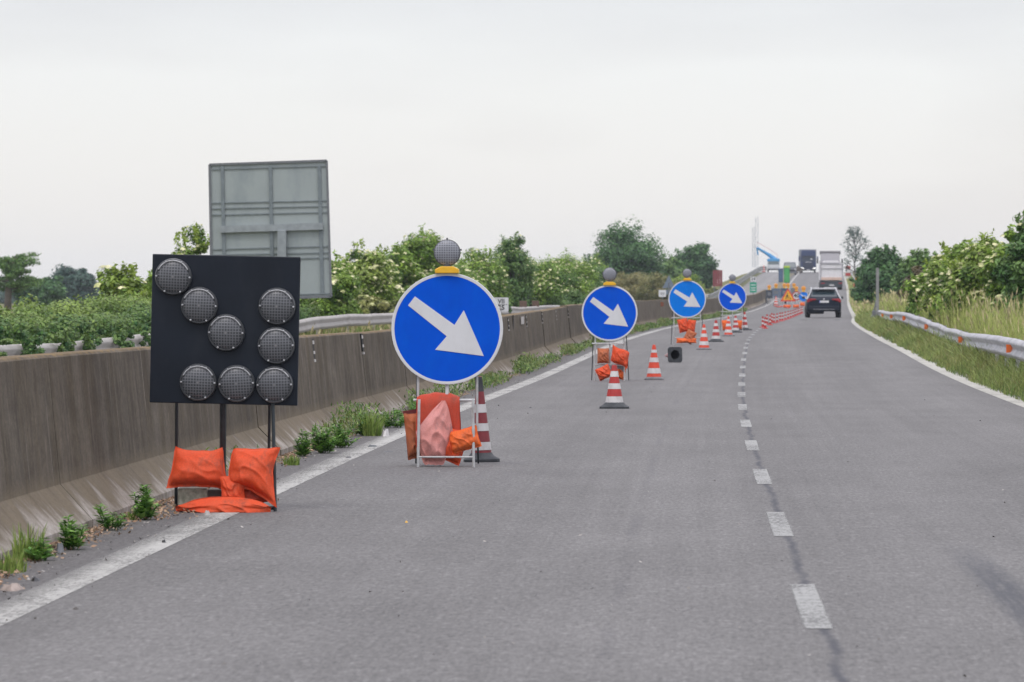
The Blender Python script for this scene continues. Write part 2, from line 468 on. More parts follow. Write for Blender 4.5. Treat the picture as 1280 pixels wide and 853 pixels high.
M['bag_brown'] = orange_pvc('dirty_orange_pvc', (.46, .13, .05), (.25, .09, .05), .6)
M['blue'] = simple('blue_sheeting', (.0, .078, .57), .5, spec=.08, var=.06, nscale=5, dirt=(.0, .105, .62), dscale=5, damt=.7)
M['blue_pale'] = simple('pale_blue_sheeting', (.0, .17, .66), .5, spec=.1, var=.06, nscale=5, dirt=(.01, .22, .70), dscale=5)
M['white_sheet'] = simple('white_sheeting', (.60, .61, .62), .45, var=.04, nscale=4, dirt=(.48, .48, .48), dscale=6, damt=.4)
M['alu_back'] = simple('aluminium_back', (.30, .31, .31), .5, .3, var=.1)
M['yellow'] = simple('yellow_plastic', (.72, .40, .015), .4, var=.1, nscale=20)
M['amber'] = simple('amber_lens', (.70, .28, .02), .3, var=.1)
M['black'] = simple('black_plastic', (.018, .019, .021), .45, var=.2)
M['rubber'] = simple('grey_black_rubber', (.035, .04, .045), .75, var=.3, nscale=10, dirt=(.09, .09, .09), dscale=8, damt=.5)
M['rubber_grey'] = simple('grey_rubber', (.15, .15, .155), .75, var=.2, nscale=10)
M['navy'] = simple('navy_board', (.0085, .0125, .020), .5, spec=.22, var=.2, nscale=3, dirt=(.022, .027, .034), dscale=4, damt=.5, bump=.08)
M['red_band'] = simple('red_cone_band', (.40, .028, .024), .5, var=.15, nscale=15, dirt=(.22, .05, .045), dscale=12)
M['red_bright'] = simple('orange_red_band', (.62, .06, .025), .5, var=.12, nscale=15)
M['white_band'] = simple('white_cone_band', (.56, .55, .54), .5, var=.08, nscale=12, dirt=(.3, .28, .26), dscale=14, damt=.5)
def lens_mat(name, cells, dia, line, cell):
    n = NT(name); o = n.coord(); x, y, z = n.sep(o)
    k = cells / dia
    fx = n.math('FRACT', n.math('ADD', n.math('MULTIPLY', x, k), 100.5)); fz = n.math('FRACT', n.math('ADD', n.math('MULTIPLY', z, k), 100.5))
    ax = n.math('ABSOLUTE', n.math('SUBTRACT', fx, .5)); az = n.math('ABSOLUTE', n.math('SUBTRACT', fz, .5))
    g = n.ramp(n.math('MAXIMUM', ax, az), .30, .42)
    r = n.math('SQRT', n.math('ADD', n.math('MULTIPLY', x, x), n.math('MULTIPLY', z, z)))
    c = n.mix(g, cell, line)
    c = n.mix(n.ramp(r, .004, .008, .8, 0), c, (.2, .2, .2))
    return n.fin(c, .32, 0, g, .25, .004, spec=.5)
M['lens'] = lens_mat('lens_grid', 13, .235, (.135, .14, .15), (.036, .04, .046))
M['lens_small'] = lens_mat('lens_grid_small', 11, .21, (.27, .28, .31), (.11, .12, .14))
M['lens_rim'] = simple('lens_rim', (.075, .08, .085), .35, .1, var=.1)
M['lens_gloss'] = simple('lens_glint_grey', (.42, .43, .44), .3, .1, var=.2)
# ================================================================== SETTING
M['soil'] = simple('dry_soil', (.12, .095, .06), .95, var=.3, nscale=1.2)
def grassground():
    n = NT('grass_ground'); o = n.coord()
    c = n.mix(n.ramp(n.noise(o, .35, 5, .6), .35, .65), (.07, .095, .028), (.19, .17, .075))
    c = n.scale(c, n.ramp(n.noise(o, 5, 4, .7), .3, .7, .75, 1.25))
    return n.fin(c, .95, spec=.1)
M['grassground'] = grassground()

def strip(name, offs, Ys, mat, zf, parent=None, kind='structure'):
    """sheet following the road: offs = lateral offsets (numbers or functions of Y)"""
    mb = MB(); rows = []; uvs = []
    for Y in Ys:
        row = []; u = []
        for o in offs:
            oo = float(o(Y)) if callable(o) else o
            row.append(Vector((float(dx(Y)) + oo, Y, zf(oo, Y)))); u.append((oo, Y))
        rows.append(row); uvs.append(u)
    mb.grid(rows, uv=uvs)
    ob = mb.build(name, mat, parent, smooth='all')
    if kind: tag(ob, kind=kind)
    return ob
Yd = list(np.arange(-10, 900, 4.0)) + list(np.arange(900, 1300, 20.0))

# terrain: one sheet out to the horizon
offs = [-2200, -1000, -400, -150, -80, -50, -36, -31, -26, -22, -18, -15, -13, -12, -11, -10.6, -4.6, 0, 3.62, 4.4, 5.0, 5.8, 6.6, 7.5, 8.5, 9.5, 11, 13, 16, 20, 25, 31, 36, 50, 80, 150, 400, 1000, 2200]
def tzz(o, Y): return float(tz(o, Y)) - (.05 if -10.6 <= o <= 3.7 else 0.0) - (.02 if 3.7 < o < 4.5 else 0)
g = strip('ground', offs, [-60] + Yd + [1400, 1600, 2000, 2500], M['grassground'], tzz)

# carriageway right of the median barrier, other carriageway left of it
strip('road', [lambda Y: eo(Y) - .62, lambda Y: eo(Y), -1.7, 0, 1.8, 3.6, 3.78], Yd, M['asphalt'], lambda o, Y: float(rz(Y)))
strip('opposite_road', [lambda Y: rl(Y) + .25, -7, lambda Y: eo(Y) - 1.5], Yd, M['asphalt_far'], lambda o, Y: float(rz(Y)))
zl = lambda o, Y: float(rz(Y)) + .0025
strip('edge_line', [lambda Y: eo(Y) - .12, lambda Y: eo(Y) + .10], Yd, M['line_left'], zl)
strip('verge_line', [lambda Y: 3.44, lambda Y: 3.70], Yd, M['line_right'], zl)
strip('opposite_edge_line', [lambda Y: rl(Y) + .9, lambda Y: rl(Y) + 1.05], Yd, M['line'], zl)
strip('median_line', [lambda Y: eo(Y) - 2.05, lambda Y: eo(Y) - 1.9], [y for y in Yd if y > 430], M['line'], zl)
mb = MB(); k = 0
while 19.43 + 7.5 * k < 800:
    y0 = 19.43 + 7.5 * k; k += 1
    if y0 > 238 and y0 < 300: pass
    rows = []; uv = []
    for i in range(5):
        Y = y0 + .75 * i
        rows.append([Vector((float(dx(Y)) - .075, Y, zl(0, Y))), Vector((float(dx(Y)) + .065, Y, zl(0, Y)))]); uv.append([(-.075, Y), (.065, Y)])
    mb.grid(rows, uv=uv)
tag(mb.build('lane_line', M['dash']), kind='structure')

# gravelly pale road margin under the right edge line
strip('road_margin', [3.70, 3.95, 4.2], Yd, simple('pale_gravel', (.27, .25, .20), .9, var=.3, nscale=4), lambda o, Y: float(rz(Y)) - .01 - (o - 3.6) * .03)
# brown strip between the carriageways beyond the end of the barrier
strip('median_strip', [lambda Y: eo(Y) - 1.5, lambda Y: eo(Y) - 1.0, lambda Y: eo(Y) - .6], [y for y in Yd if y > 428],
      simple('median_grass', (.15, .13, .08), .95, var=.35, nscale=1.5), lambda o, Y: float(rz(Y)) + .02)

# ------------------------------------------------------------------ median barrier: one thing, its precast panels as parts
BY0, BY1, PL = 15.1, 436.0, 6.3
bar = thing('concrete_barrier', (float(dx(34)) - 4.2, 34.0, 0), 'long weathered brown grey concrete median barrier with pale splashed foot along the left lane', 'barrier')
def wall_x(Y): return float(dx(Y) + eo(Y)) - .58
prof = [(.0, .0), (-.0, .07), (-.19, .27), (-.262, .985), (-.28, 1.0), (-.44, 1.0), (-.46, .985), (-.53, .27), (-.72, .07), (-.72, 0)]
cum = [0.0]
for a, b in zip(prof[:-1], prof[1:]): cum.append(cum[-1] + math.dist(a, b))
cumz = [p[1] if i < 4 else 1.01 + .01 * (i - 3) for i, p in enumerate(prof)]
y = BY0; i = 0; rnd = random.Random(5)
while y < BY1:
    ln = PL if y < 330 else PL * 2
    y1 = min(y + ln, BY1 + ln)
    dh = rnd.uniform(-.012, .012); dxp = rnd.uniform(-.012, .012)
    taper = 1.0
    mb = MB(); rows = []; uv = []
    ss = np.linspace(y + .011, y1 - .011, 5)
    for Y in ss:
        tp = 1.0
        hump = .03 * math.exp(-((Y - 27) / 9) ** 2) - .03 * math.exp(-((Y - 56) / 12) ** 2)
        rows.append([Vector((wall_x(Y) + dxp + a, Y, float(rz(Y)) - .02 + b * (1 + dh + hump) * tp)) for a, b in prof])
        uv.append([(Y + i * .37, c) for c in cumz])
    mb.grid(rows, uv=uv)
    n = len(prof)
    b0 = len(mb.v); mb.add(rows[0], [tuple(range(n))[::-1]]); mb.add(rows[-1], [tuple(range(n))])
    for q in range(b0, len(mb.v)): mb.uv[q] = (y, .6)
    mb.build('wall_panel', M['concrete'], bar, world=True)
    if 28 < y < 130:
        jt = MB(); X = wall_x(y)
        z0 = float(rz(y)) - .02
        fx = lambda z: X - .19 - .072 * (z - .27) / .715
        slab = lambda q, a, b, out, w: q.prism([(fx(a) + out, z0 + a), (fx(b) + out, z0 + b), (fx(b) - .02, z0 + b), (fx(a) - .02, z0 + a)], y - w, y + w)
        slab(jt, .77, .965, .003, .10)
        o = jt.build('joint_gap', M['dark'], bar, world=True)
        for zz, h in ((.93, .035), (.83, .03), (.75, .025)):
            jt = MB(); slab(jt, zz - h / 2, zz + h / 2, .009, .085)
            jt.build('joint_bolt', M['chip'], bar, world=True)
    y = y1; i += 1
# reflectors and a small plate on the barrier face
for Yr in (61.5, 122, 185):
    q = MB(); X = wall_x(Yr); q.prism([(X - .24, .72 + rz(Yr)), (X - .13, .74 + rz(Yr)), (X - .13, .88 + rz(Yr)), (X - .245, .90 + rz(Yr))], Yr, Yr + .05)
    q.build('reflector', M['orange_reflector' if Yr < 70 else 'dull_reflector'], bar, world=True)
Yp = 89.0; X = wall_x(Yp)
q = MB(); q.box((X - .235, Yp, .86 + rz(Yp)), (.02, 1.1, .14)); q.build('small_plate', M['chip'], bar, world=True)
q = MB(); q.box((wall_x(86) - .25, 86, .8 + rz(86)), (.01, .16, .38)); q.build('patch', M['dark'], bar, world=True)

# ------------------------------------------------------------------ W-beam rails
def wbeam(x, z, h=.31, side=-1):
    """profile points of a W beam, traffic side towards side*x"""
    s = side
    return [(0, h / 2), (s * .03, h * .47), (s * .075, h * .33), (s * .08, h * .24), (s * .03, h * .06), (s * .03, -h * .06), (s * .08, -h * .24), (s * .075, -h * .33), (s * .03, -h * .47), (0, -h / 2)]
def rail(name, offf, topf, Y0, Y1, label, side, mats, post_step, post_mat, seg=2.0, parent_label='guard rail', block=None, every=1, beams=1, step=4.0):
    t = thing(name, (float(dx(Y0) + offf(Y0)), Y0, float(tz(offf(Y0), Y0))), label, 'guard rail')
    for bmi in range(beams):
        mb = MB(); rows = []
        Ys = np.arange(Y0, Y1 + .1, seg)
        for Y in Ys:
            c = Vector((float(dx(Y) + offf(Y)) + .03 * mnoise.noise(Vector((Y * .3, 1, 0))), Y, topf(Y) - .155 - bmi * .36 + .022 * mnoise.noise(Vector((Y * .22, 7, 0)))))
            rows.append([c + Vector((a, 0, b)) for a, b in wbeam(0, 0, side=side)])
        mb.grid(rows)
        o = mb.build('beam', mats, t, smooth='all', world=True)
        s = o.modifiers.new('solid', 'SOLIDIFY'); s.thickness = .004
    Y = Y0 + 1; k = 0
    posts = []
    while Y < Y1:
        x = float(dx(Y) + offf(Y)) - side * .09; zt = topf(Y) + .0; zb = float(tz(offf(Y), Y)) - .1
        q = MB(); q.box((x, Y, (zt + zb) / 2 - .01), (.06, .1, zt - zb)); q.box((x + side * .05, Y, zt - .15), (.06, .09, .2))
        if block is not None: posts.append((x, Y, zt))
        q.build('post', post_mat, t, world=True)
        Y += step; k += 1
    return t, posts
def rtop(Y): return float(np.interp(Y, [20, 60, 68, 84, 96, 108, 122, 132, 145, 160, 185, 200], [.74, .72, .71, .69, .63, .66, .83, .90, .90, .84, .83, .80]))
def roff(Y): return float(np.interp(Y, [20, 60, 75, 90, 105, 130, 200], [4.15, 4.15, 4.25, 4.42, 4.6, 4.4, 4.5]))
gr, _ = rail('guard_rail', roff, rtop, 34, 189, 'worn wavy grey steel guard rail in the grass of the right verge', -1, M['galv'], 4, M['galv'], step=4.0)
for px, Yr in ((1244, 74), (1185, 97), (1149, 117), (1126, 134), (1111, 153), (1102, 172)):
    X = float(dx(Yr)) + roff(Yr) - .06; Z = rtop(Yr) - .15
    q = MB(); q.prism([(X - .08, Z - .065), (X - .01, Z - .06), (X + .02, Z), (X - .01, Z + .06), (X - .08, Z + .065)], Yr, Yr + .03)
    q.build('reflector', M['orange_reflector'], gr, world=True)
# turned-down end of the rail
q = MB(); rows = []
for i in range(7):
    t = i / 6; Y = 189 + 16 * t; zt = rtop(189) - .155 - .62 * t * t
    c = Vector((float(dx(Y)) + roff(189) - 0.35 * t, Y, zt)); rows.append([c + Vector((a, 0, b)) for a, b in wbeam(0, 0, side=-1)])
q.grid(rows); q.build('beam_end', M['galv'], gr, smooth='all', world=True)

left_rail, lp = rail('guard_rail', lambda Y: float(rl(Y)), lambda Y: float(rz(Y)) + .70 - .02 * math.sin(Y * .2), 40, 428,
    'pale guard rail seen above the concrete barrier, ivy hanging over its near end', 1, M['galv_pale'], 4, M['galv_pale'], block=True, step=8.0)
for px, Yb in ((463, 143), (655, 196), (676, 204)):
    X = float(dx(Yb) + rl(Yb)) - .05; Z = float(rz(Yb)) + .70
    q = MB(); q.box((X, Yb, Z + .10), (.30, .16, .26)); q.box((X, Yb, Z - .1), (.08, .1, .3)); q.build('rail_joint_box', M['rust'], left_rail, world=True, bevel=.015)
rail('bridge_parapet', lambda Y: float(rl(Y)), lambda Y: float(rz(Y)) + 1.0 - .35 * float(sm((500 - Y) / 70)), 428, 812,
    'grey steel parapet curving up the far bridge ramp beside the opposite lane', 1, simple('parapet_steel', (.19, .20, .19), .6, .2), 4, M['steel_grey'], seg=4, beams=2, step=10.0)
rail('guard_rail', lambda Y: 4.5, lambda Y: float(tz(4.5, Y)) + .72, 330, 800,
    'distant guard rail climbing the bridge ramp on the right', -1, M['galv'], 4, M['galv'], seg=6, step=12.0)

# ------------------------------------------------------------------ grass of the verges (too many blades to count)
def grass(name, off0, off1, Y0, Y1, n, hmin, hmax, wid, mats, seed, edge=None, lean=.35, dens=None, heads=False, kind='stuff', label='', cat='grass'):
    rng = np.random.default_rng(seed)
    u = rng.random(n)
    Y = Y0 * (Y1 / Y0) ** u if Y1 / Y0 > 1.5 else Y0 + (Y1 - Y0) * u
    off = off0 + (off1 - off0) * rng.random(n)
    if edge is not None:
        e = np.array([edge(y) for y in Y]); off = np.where(off < e, e + rng.random(n) * .35, off)
    # clumping
    cl = np.array([mnoise.noise(Vector((o * .9 + 7, y * .35, seed))) for o, y in zip(off, Y)])
    keep = rng.random(n) < np.clip(.75 + cl * 1.1, .12, 1)
    Y, off, cl = Y[keep], off[keep], cl[keep]; n = len(Y)
    h = (hmin + (hmax - hmin) * rng.random(n) ** 1.4) * (1 + .55 * cl)
    if edge is not None: h *= np.clip(.35 + (off - np.array([edge(y) for y in Y])) * 1.6, .35, 1)
    X = dx(Y) + off; Z = tz(off, Y) - .02
    base = np.stack([X, Y, Z], 1)
    a = rng.random(n) * 2 * math.pi; ln = lean * h * rng.random(n) * 1.6
    d = np.stack([np.cos(a), np.sin(a), np.zeros(n)], 1)
    w = (wid * (.6 + .8 * rng.random(n)) * np.clip(Y / 90, .7, 3.0))[:, None]
    pa = rng.normal(0, .5, n); side = np.stack([np.cos(pa), np.sin(pa), np.zeros(n)], 1)
    up = np.array([0, 0, 1.0])
    m = base + d * (ln * .3)[:, None] + up * (h * .55)[:, None]
    tp = base + d * ln[:, None] + up * (h * (1 - .15 * rng.random(n)))[:, None]
    V = np.stack([base - side * w, base + side * w, m + side * w * .8, m - side * w * .8, tp], 1)
    # quad + triangle written as two quads' worth: use two polygons via index lists
    idx4 = (np.arange(n)[:, None] * 5 + np.array([0, 1, 2, 3])).ravel()
    me_idx = np.concatenate([idx4])
    allV = V.reshape(-1, 3)
    tri = np.stack([m - side * w * .8, m + side * w * .8, tp, tp], 1)
    # one mesh of quads; the tip is a degenerate-free thin quad
    tq = np.stack([m - side * w * .8, m + side * w * .8, tp + side * w * .12, tp - side * w * .12], 1)
    V4 = np.concatenate([V[:, :4], tq], 0).reshape(-1, 3)
    tone = np.clip(.5 + cl * .9 + rng.normal(0, .22, n), 0, 1)
    tone = np.concatenate([tone, np.clip(tone + .12, 0, 1)])
    mi = np.zeros(len(tone), int)
    if heads:
        k = rng.random(n) < .16
        hb = tp[k]; nn = k.sum(); hw = w[k] * 2.3
        hd = up * .13 + d[k] * .04
        H4 = np.stack([hb - hd * .3, hb + side[k] * hw + hd * .3, hb + hd, hb - side[k] * hw + hd * .3], 1).reshape(-1, 3)
        V4 = np.concatenate([V4, H4]); tone = np.concatenate([tone, rng.random(nn)]); mi = np.concatenate([mi, np.ones(nn, int)])
    o = rawmesh(name, V4, 4, mats, tone, None, mi)
    return tag(o, label, cat, kind=kind)
M['blade'] = leafmat('verge_grass', (.055, .12, .020), (.22, .27, .075), dry=(.30, .24, .10))
M['blade_tall'] = leafmat('tall_grass', (.15, .24, .04), (.36, .40, .12), dry=(.40, .32, .15), damt=.4)
M['seed'] = leafmat('seed_heads', (.36, .31, .16), (.48, .42, .24))
ragged = lambda Y: 3.60 + .34 * max(0, mnoise.noise(Vector((Y * .26, 1, 3)))) + .26 * mnoise.noise(Vector((Y * .75, 5, 3))) - (.05 if Y < 90 else 0)
grass('verge_grass', 3.62, 5.4, 22, 240, 100000, .10, .42, .0055, [M['blade'], M['seed']], 1, edge=ragged, lean=.7, label='short green grass on the verge between the edge line and the guard rail')
grass('verge_weeds', 3.9, 5.4, 22, 240, 22000, .18, .55, .010, [M['blade'], M['seed']], 11, edge=lambda Y: ragged(Y) + .3, lean=.9, label='coarse green weeds growing up under the guard rail', cat='weeds')
grass('tall_grass', 4.9, 13, 34, 260, 240000, .35, 1.12, .0055, [M['blade_tall'], M['seed']], 2, lean=.3, heads=True, label='tall yellowing meadow grass behind the right guard rail')
grass('distant_verge_grass', 3.7, 12, 235, 620, 60000, .3, .85, .008, [M['blade_tall'], M['seed']], 3, edge=ragged, lean=.4, heads=True, label='yellow green grass on the far right verge up to the bridge')
grass('opposite_verge_grass', -16, -10.0, 90, 460, 50000, .2, .5, .008, [M['blade'], M['seed']], 4, lean=.4, heads=True, label='rough grass behind the opposite guard rail')

# ------------------------------------------------------------------ weeds, dry leaves and grit along the wall foot
M['weed'] = leafmat('weed_leaf', (.065, .18, .03), (.24, .42, .09))
M['weed_pale'] = leafmat('weed_leaf_pale', (.12, .21, .04), (.28, .36, .09))
M['litter'] = leafmat('dry_leaf_litter', (.16, .085, .045), (.38, .27, .17), trans=0)
M['grit'] = leafmat('grit', (.10, .095, .09), (.36, .34, .31), trans=0)
def foot(Y): return float(dx(Y) + eo(Y)) - .56
rng = np.random.default_rng(8)
n = 60000
M['weed_low'] = leafmat('low_weed_leaf', (.045, .12, .025), (.20, .28, .07), dry=(.26, .20, .09), damt=.5)
Y = 20 * (330 / 20) ** rng.random(n)
cl = np.array([mnoise.noise(Vector((y * .16, 2, 9))) + .5 * mnoise.noise(Vector((y * .6, 4, 9))) for y in Y])
keep = rng.random(n) < np.clip((.32 + cl * 1.9) * np.clip((Y - 33) / 24, .0, 1), .0, 1); Y, cl = Y[keep], cl[keep]; n = len(Y)
hh = np.clip(.13 + cl * .30, .05, .42) * rng.random(n) ** .8
X = dx(Y) + eo(Y) - .60 + rng.random(n) ** 1.5 * .30 + hh * rng.normal(0, .25, n)
C = np.stack([X, Y + rng.normal(0, .1, n), rz(Y) + hh + .01], 1)
N = rng.normal(size=(n, 3)) + np.array([.3, -.5, .8])
o = quads('wall_foot_weeds', C, N, .018 + .00016 * Y * (1 + rng.random(n)), .005 + .00006 * Y, M['weed_low'], rng.random(n), up=rng.normal(size=(n, 3)) * .6 + np.array([0, 0, 1.5]))
tag(o, 'low green weeds growing thickly along the foot of the concrete barrier', 'weeds', kind='stuff')
n = 15000
Y = 17 * (150 / 17) ** rng.random(n)
cl = np.array([mnoise.noise(Vector((y * .33, 12, 9))) for y in Y])
extra = ((Y > 18) & (Y < 28)) * .35 + (((Y > 28.6) & (Y < 31.5)) | ((Y > 20.8) & (Y < 23)) | ((Y > 36) & (Y < 47))) * 1.0
keep = rng.random(n) < np.clip(.25 + cl * 1.2 + extra * .9, .05, 1); Y = Y[keep]; n = len(Y)
spread = np.where((Y > 28.6) & (Y < 31.5), .42, np.where((Y > 20.8) & (Y < 23), .26, .17))
X = dx(Y) + eo(Y) - .57 + np.abs(rng.normal(0, .5, n)) * spread
C = np.stack([X, Y, rz(Y) + .008 + rng.random(n) * .02 * (spread > .2)], 1)
N = rng.normal(size=(n, 3)) * .5 + np.array([0, -.2, 1])
o = quads('dry_leaf_litter', C, N, .008 + rng.random(n) * .014, .004 + rng.random(n) * .006, M['litter'], rng.random(n))
tag(o, 'brown dry leaf litter swept against the foot of the concrete barrier', 'leaf litter', kind='stuff')
n = 4200
Y = 16 * (110 / 16) ** rng.random(n)
X = np.where(rng.random(n) < .8, dx(Y) + eo(Y) - .5 + np.abs(rng.normal(0, .25, n)), dx(Y) - 3.4 + 7.0 * rng.random(n))
C = np.stack([X, Y, rz(Y) + .004], 1); N = rng.normal(size=(n, 3)) * .35 + np.array([0, 0, 1])
s = .003 + rng.random(n) ** 3 * .011
o = quads('grit', C, N, s, s * .7, M['grit'], rng.random(n) ** 2)
tag(o, 'small stones and grit scattered on the asphalt', 'grit', kind='stuff')

def leafy_weed(px, py, h, w, label, Y=None, seed=1, kindm='weed', broad=1.0, stems=7):
    g = ground(px, py); r = np.random.default_rng(seed); rn = random.Random(seed)
    t = thing('weed_plant', g, label, 'weed')
    st = MB(); C = []; N = []; U = []; Ls = []
    for i in range(stems):
        a = rn.random() * 6.28; sp = w * .68 * rn.random() ** .7; hh = h * rn.uniform(.35, 1.08) * (1 - .3 * sp / (w * .5))
        b0 = Vector((math.cos(a) * sp * .35, math.sin(a) * sp * .35, -.01)); tp = Vector((math.cos(a) * sp, math.sin(a) * sp, hh))
        mid = (b0 + tp) / 2 + Vector((0, 0, hh * .08))
        st.path([b0, mid, tp], .0035, 4)
        nl = int(hh / .014)
        for k in range(nl):
            f = (k + 1) / nl; p = b0.lerp(mid, f * 2) if f < .5 else mid.lerp(tp, f * 2 - 1)
            for q in range(3):
                an = k * 2.4 + q * 2.1 + rn.random(); L = .03 * broad * (1.15 - .75 * f) * rn.uniform(.7, 1.3) + .008
                d = Vector((math.cos(an), math.sin(an), .35 + rn.random() * .5)).normalized()
                C.append(p + d * L); U.append(d); N.append(Vector((-d.x * .5, -d.y * .5, 1)) + Vector((rn.gauss(0, .3), rn.gauss(0, .3), 0))); Ls.append(L)
    st.build('stem', M['weed'], t)
    Ls = np.array(Ls)
    quads('foliage', np.array(C), np.array(N), Ls, Ls * .42, M[kindm], r.random(len(C)), parent=t, up=np.array(U), droop=.25)
    return t
def tuft(px, py, h, w, n, label, seed=1, mat='weed_pale', lean=.5):
    g = ground(px, py); r = np.random.default_rng(seed)
    t = thing('grass_tuft', g, label, 'grass tuft')
    a = r.random(n) * 6.28; rad = w * .5 * r.random(n) ** .5
    b = np.stack([np.cos(a) * rad * .6, np.sin(a) * rad, np.zeros(n) - .01], 1)
    hh = h * (.35 + .65 * r.random(n)); ln = hh * lean * r.random(n)
    d = np.stack([np.cos(a + r.normal(0, .6, n)), np.sin(a), np.zeros(n)], 1)
    m = b + d * (ln * .3)[:, None] + np.array([0, 0, 1]) * (hh * .55)[:, None]; tp = b + d * ln[:, None] + np.array([0, 0, 1]) * hh[:, None]
    sd = np.stack([np.ones(n), r.normal(0, .5, n), np.zeros(n)], 1); wd = (.0022 + .002 * r.random(n))[:, None]
    V = np.concatenate([np.stack([b - sd * wd, b + sd * wd, m + sd * wd, m - sd * wd], 1), np.stack([m - sd * wd, m + sd * wd, tp + sd * wd * .1, tp - sd * wd * .1], 1)]).reshape(-1, 3)
    rawmesh('blades', V, 4, M[mat], np.tile(r.random(n), 2), t)
    return t
tuft(8, 716, .13, .34, 120, 'ragged grass tuft at the barrier foot, nearest the camera', 1)
tuft(36, 700, .21, .26, 80, 'tall thin grass tuft by the pale barrier foot beside dry leaves', 2, lean=.35)
leafy_weed(56, 702, .14, .15, 'low dark green weed beside the tall grass tuft at the barrier foot', seed=3)
leafy_weed(92, 688, .20, .14, 'upright bushy green weed second in the row along the barrier', seed=4, stems=9)
leafy_weed(140, 664, .23, .16, 'spindly green weed with a bent open top at the barrier foot', seed=5, stems=6, broad=.9)
tuft(165, 650, .07, .10, 60, 'short yellowish grass tuft between the spindly and the tall weed', 6)
leafy_weed(181, 650, .27, .15, 'tall dense green weed just left of the arrow board sandbags', seed=7, stems=11)
leafy_weed(204, 618, .17, .14, 'dark broad leaved weed partly behind the left orange sandbag', seed=8, stems=6, broad=1.5)
tuft(365, 582, .10, .20, 90, 'small grass tuft right of the arrow board against the barrier', 9)
leafy_weed(380, 571, .24, .14, 'slim grey green weed right of the arrow board', seed=10, stems=7)
leafy_weed(404, 567, .28, .20, 'broad leaved dark weed in the middle of the barrier foot row', seed=12, stems=10, broad=1.4)
leafy_weed(425, 560, .23, .24, 'bushy bright green weed beside the broad leaved dark weed', seed=13, stems=12)
leafy_weed(452, 545, .26, .20, 'tall flowering weed stem behind the white litter', seed=14, stems=9, kindm='weed')
tuft(465, 545, .25, .30, 300, 'thick bright green grass tuft behind the white litter', 15, mat='weed_pale', lean=.6)
leafy_weed(492, 535, .27, .3, 'green weed clump left of the nearest blue arrow sign', seed=16, stems=12)
leafy_weed(512, 528, .2, .3, 'dark weed clump behind the sandbags of the nearest blue arrow sign', seed=17, stems=10)
tuft(540, 520, .25, .8, 420, 'grass tuft seen under the nearest blue arrow disc', 18, mat='weed')
# litter
def litter(px, py, w, h, mat, label, name, seed):
    g = ground(px, py); rn = random.Random(seed); mb = MB(); n = 9
    ring = [Vector((math.cos(i * 6.283 / n) * w * .5 * rn.uniform(.6, 1.1), math.sin(i * 6.283 / n) * w * 1.2 * rn.uniform(.6, 1.1), 0)) for i in range(n)]
    top = [v * rn.uniform(.4, .8) + Vector((0, 0, h * rn.uniform(.5, 1.1))) for v in ring]
    mb.add(ring + top, [(i, (i + 1) % n, n + (i + 1) % n, n + i) for i in range(n)] + [tuple(range(n, 2 * n))])
    o = mb.build(name, mat, None, smooth=True); o.location = g
    return tag(o, label, 'litter')
stone = simple('stone', (.30, .25, .22), .9, var=.3, nscale=20)
litter(16, 738, .12, .035, stone, 'pale brown flat stone on the asphalt at the far left', 'stone', 1)['category'] = 'stone'
litter(44, 727, .05, .02, M['black'], 'small black scrap beside the pale brown stone', 'rubber_scrap', 2)
litter(76, 691, .05, .05, M['steel_grey'], 'crumpled grey scrap between two weeds at the barrier foot', 'crumpled_scrap', 3)
litter(205, 679, .03, .02, M['black'], 'tiny dark lump on the white edge line left of the arrow board', 'rubber_scrap', 4)
litter(259, 645, .045, .03, M['chip'], 'small white scrap in front of the flat orange sandbag', 'paper_scrap', 5)
litter(435, 573, .07, .012, M['black'], 'black shred on the edge line right of the arrow board', 'rubber_scrap', 6)
litter(465, 559, .13, .02, M['steel_dark'], 'blue grey flattened scrap beside the edge line', 'flattened_scrap', 7)
litter(486, 565, .11, .008, M['black'], 'thin black shred on the asphalt left of the nearest blue sign', 'rubber_scrap', 8)
litter(482, 546, .09, .07, M['white_band'], 'crumpled white litter under the green grass tuft', 'crumpled_paper', 9)
litter(508, 654, .022, .01, M['yellow'], 'tiny yellow leaf on the lane below the nearest blue sign', 'fallen_leaf', 10)
litter(663, 510, .05, .012, M['black'], 'small dark lump on the lane between the first two blue signs', 'rubber_scrap', 11)
# ================================================================== TREES AND BUSHES
M['bark'] = simple('bark', (.10, .085, .07), .9, var=.3, nscale=3)
M['elder'] = leafmat('elder_leaf', (0.065, 0.152, 0.020), (0.252, 0.377, 0.051))
M['elder_light'] = leafmat('elder_light_leaf', (0.089, 0.176, 0.024), (0.327, 0.419, 0.074))
M['dark_leaf'] = leafmat('dark_leaf', (0.032, 0.096, 0.035), (0.096, 0.201, 0.061))
M['mid_leaf'] = leafmat('mid_leaf', (0.054, 0.136, 0.035), (0.168, 0.272, 0.072))
M['olive_leaf'] = leafmat('olive_leaf', (0.138, 0.163, 0.050), (0.275, 0.237, 0.094))
M['brown_leaf'] = leafmat('brown_leaf', (0.105, 0.084, 0.056), (0.182, 0.154, 0.070))
M['blue_leaf'] = leafmat('conifer_leaf', (0.025, 0.068, 0.054), (0.068, 0.128, 0.093))
M['ivy_leaf'] = leafmat('ivy_leaf', (.030, .105, .030), (.19, .27, .055))
M['olive_green'] = leafmat('bramble_leaf', (0.096, 0.152, 0.032), (0.272, 0.272, 0.080))
M['flower'] = leafmat('elder_flower', (.42, .44, .18), (.70, .68, .42), trans=.15)

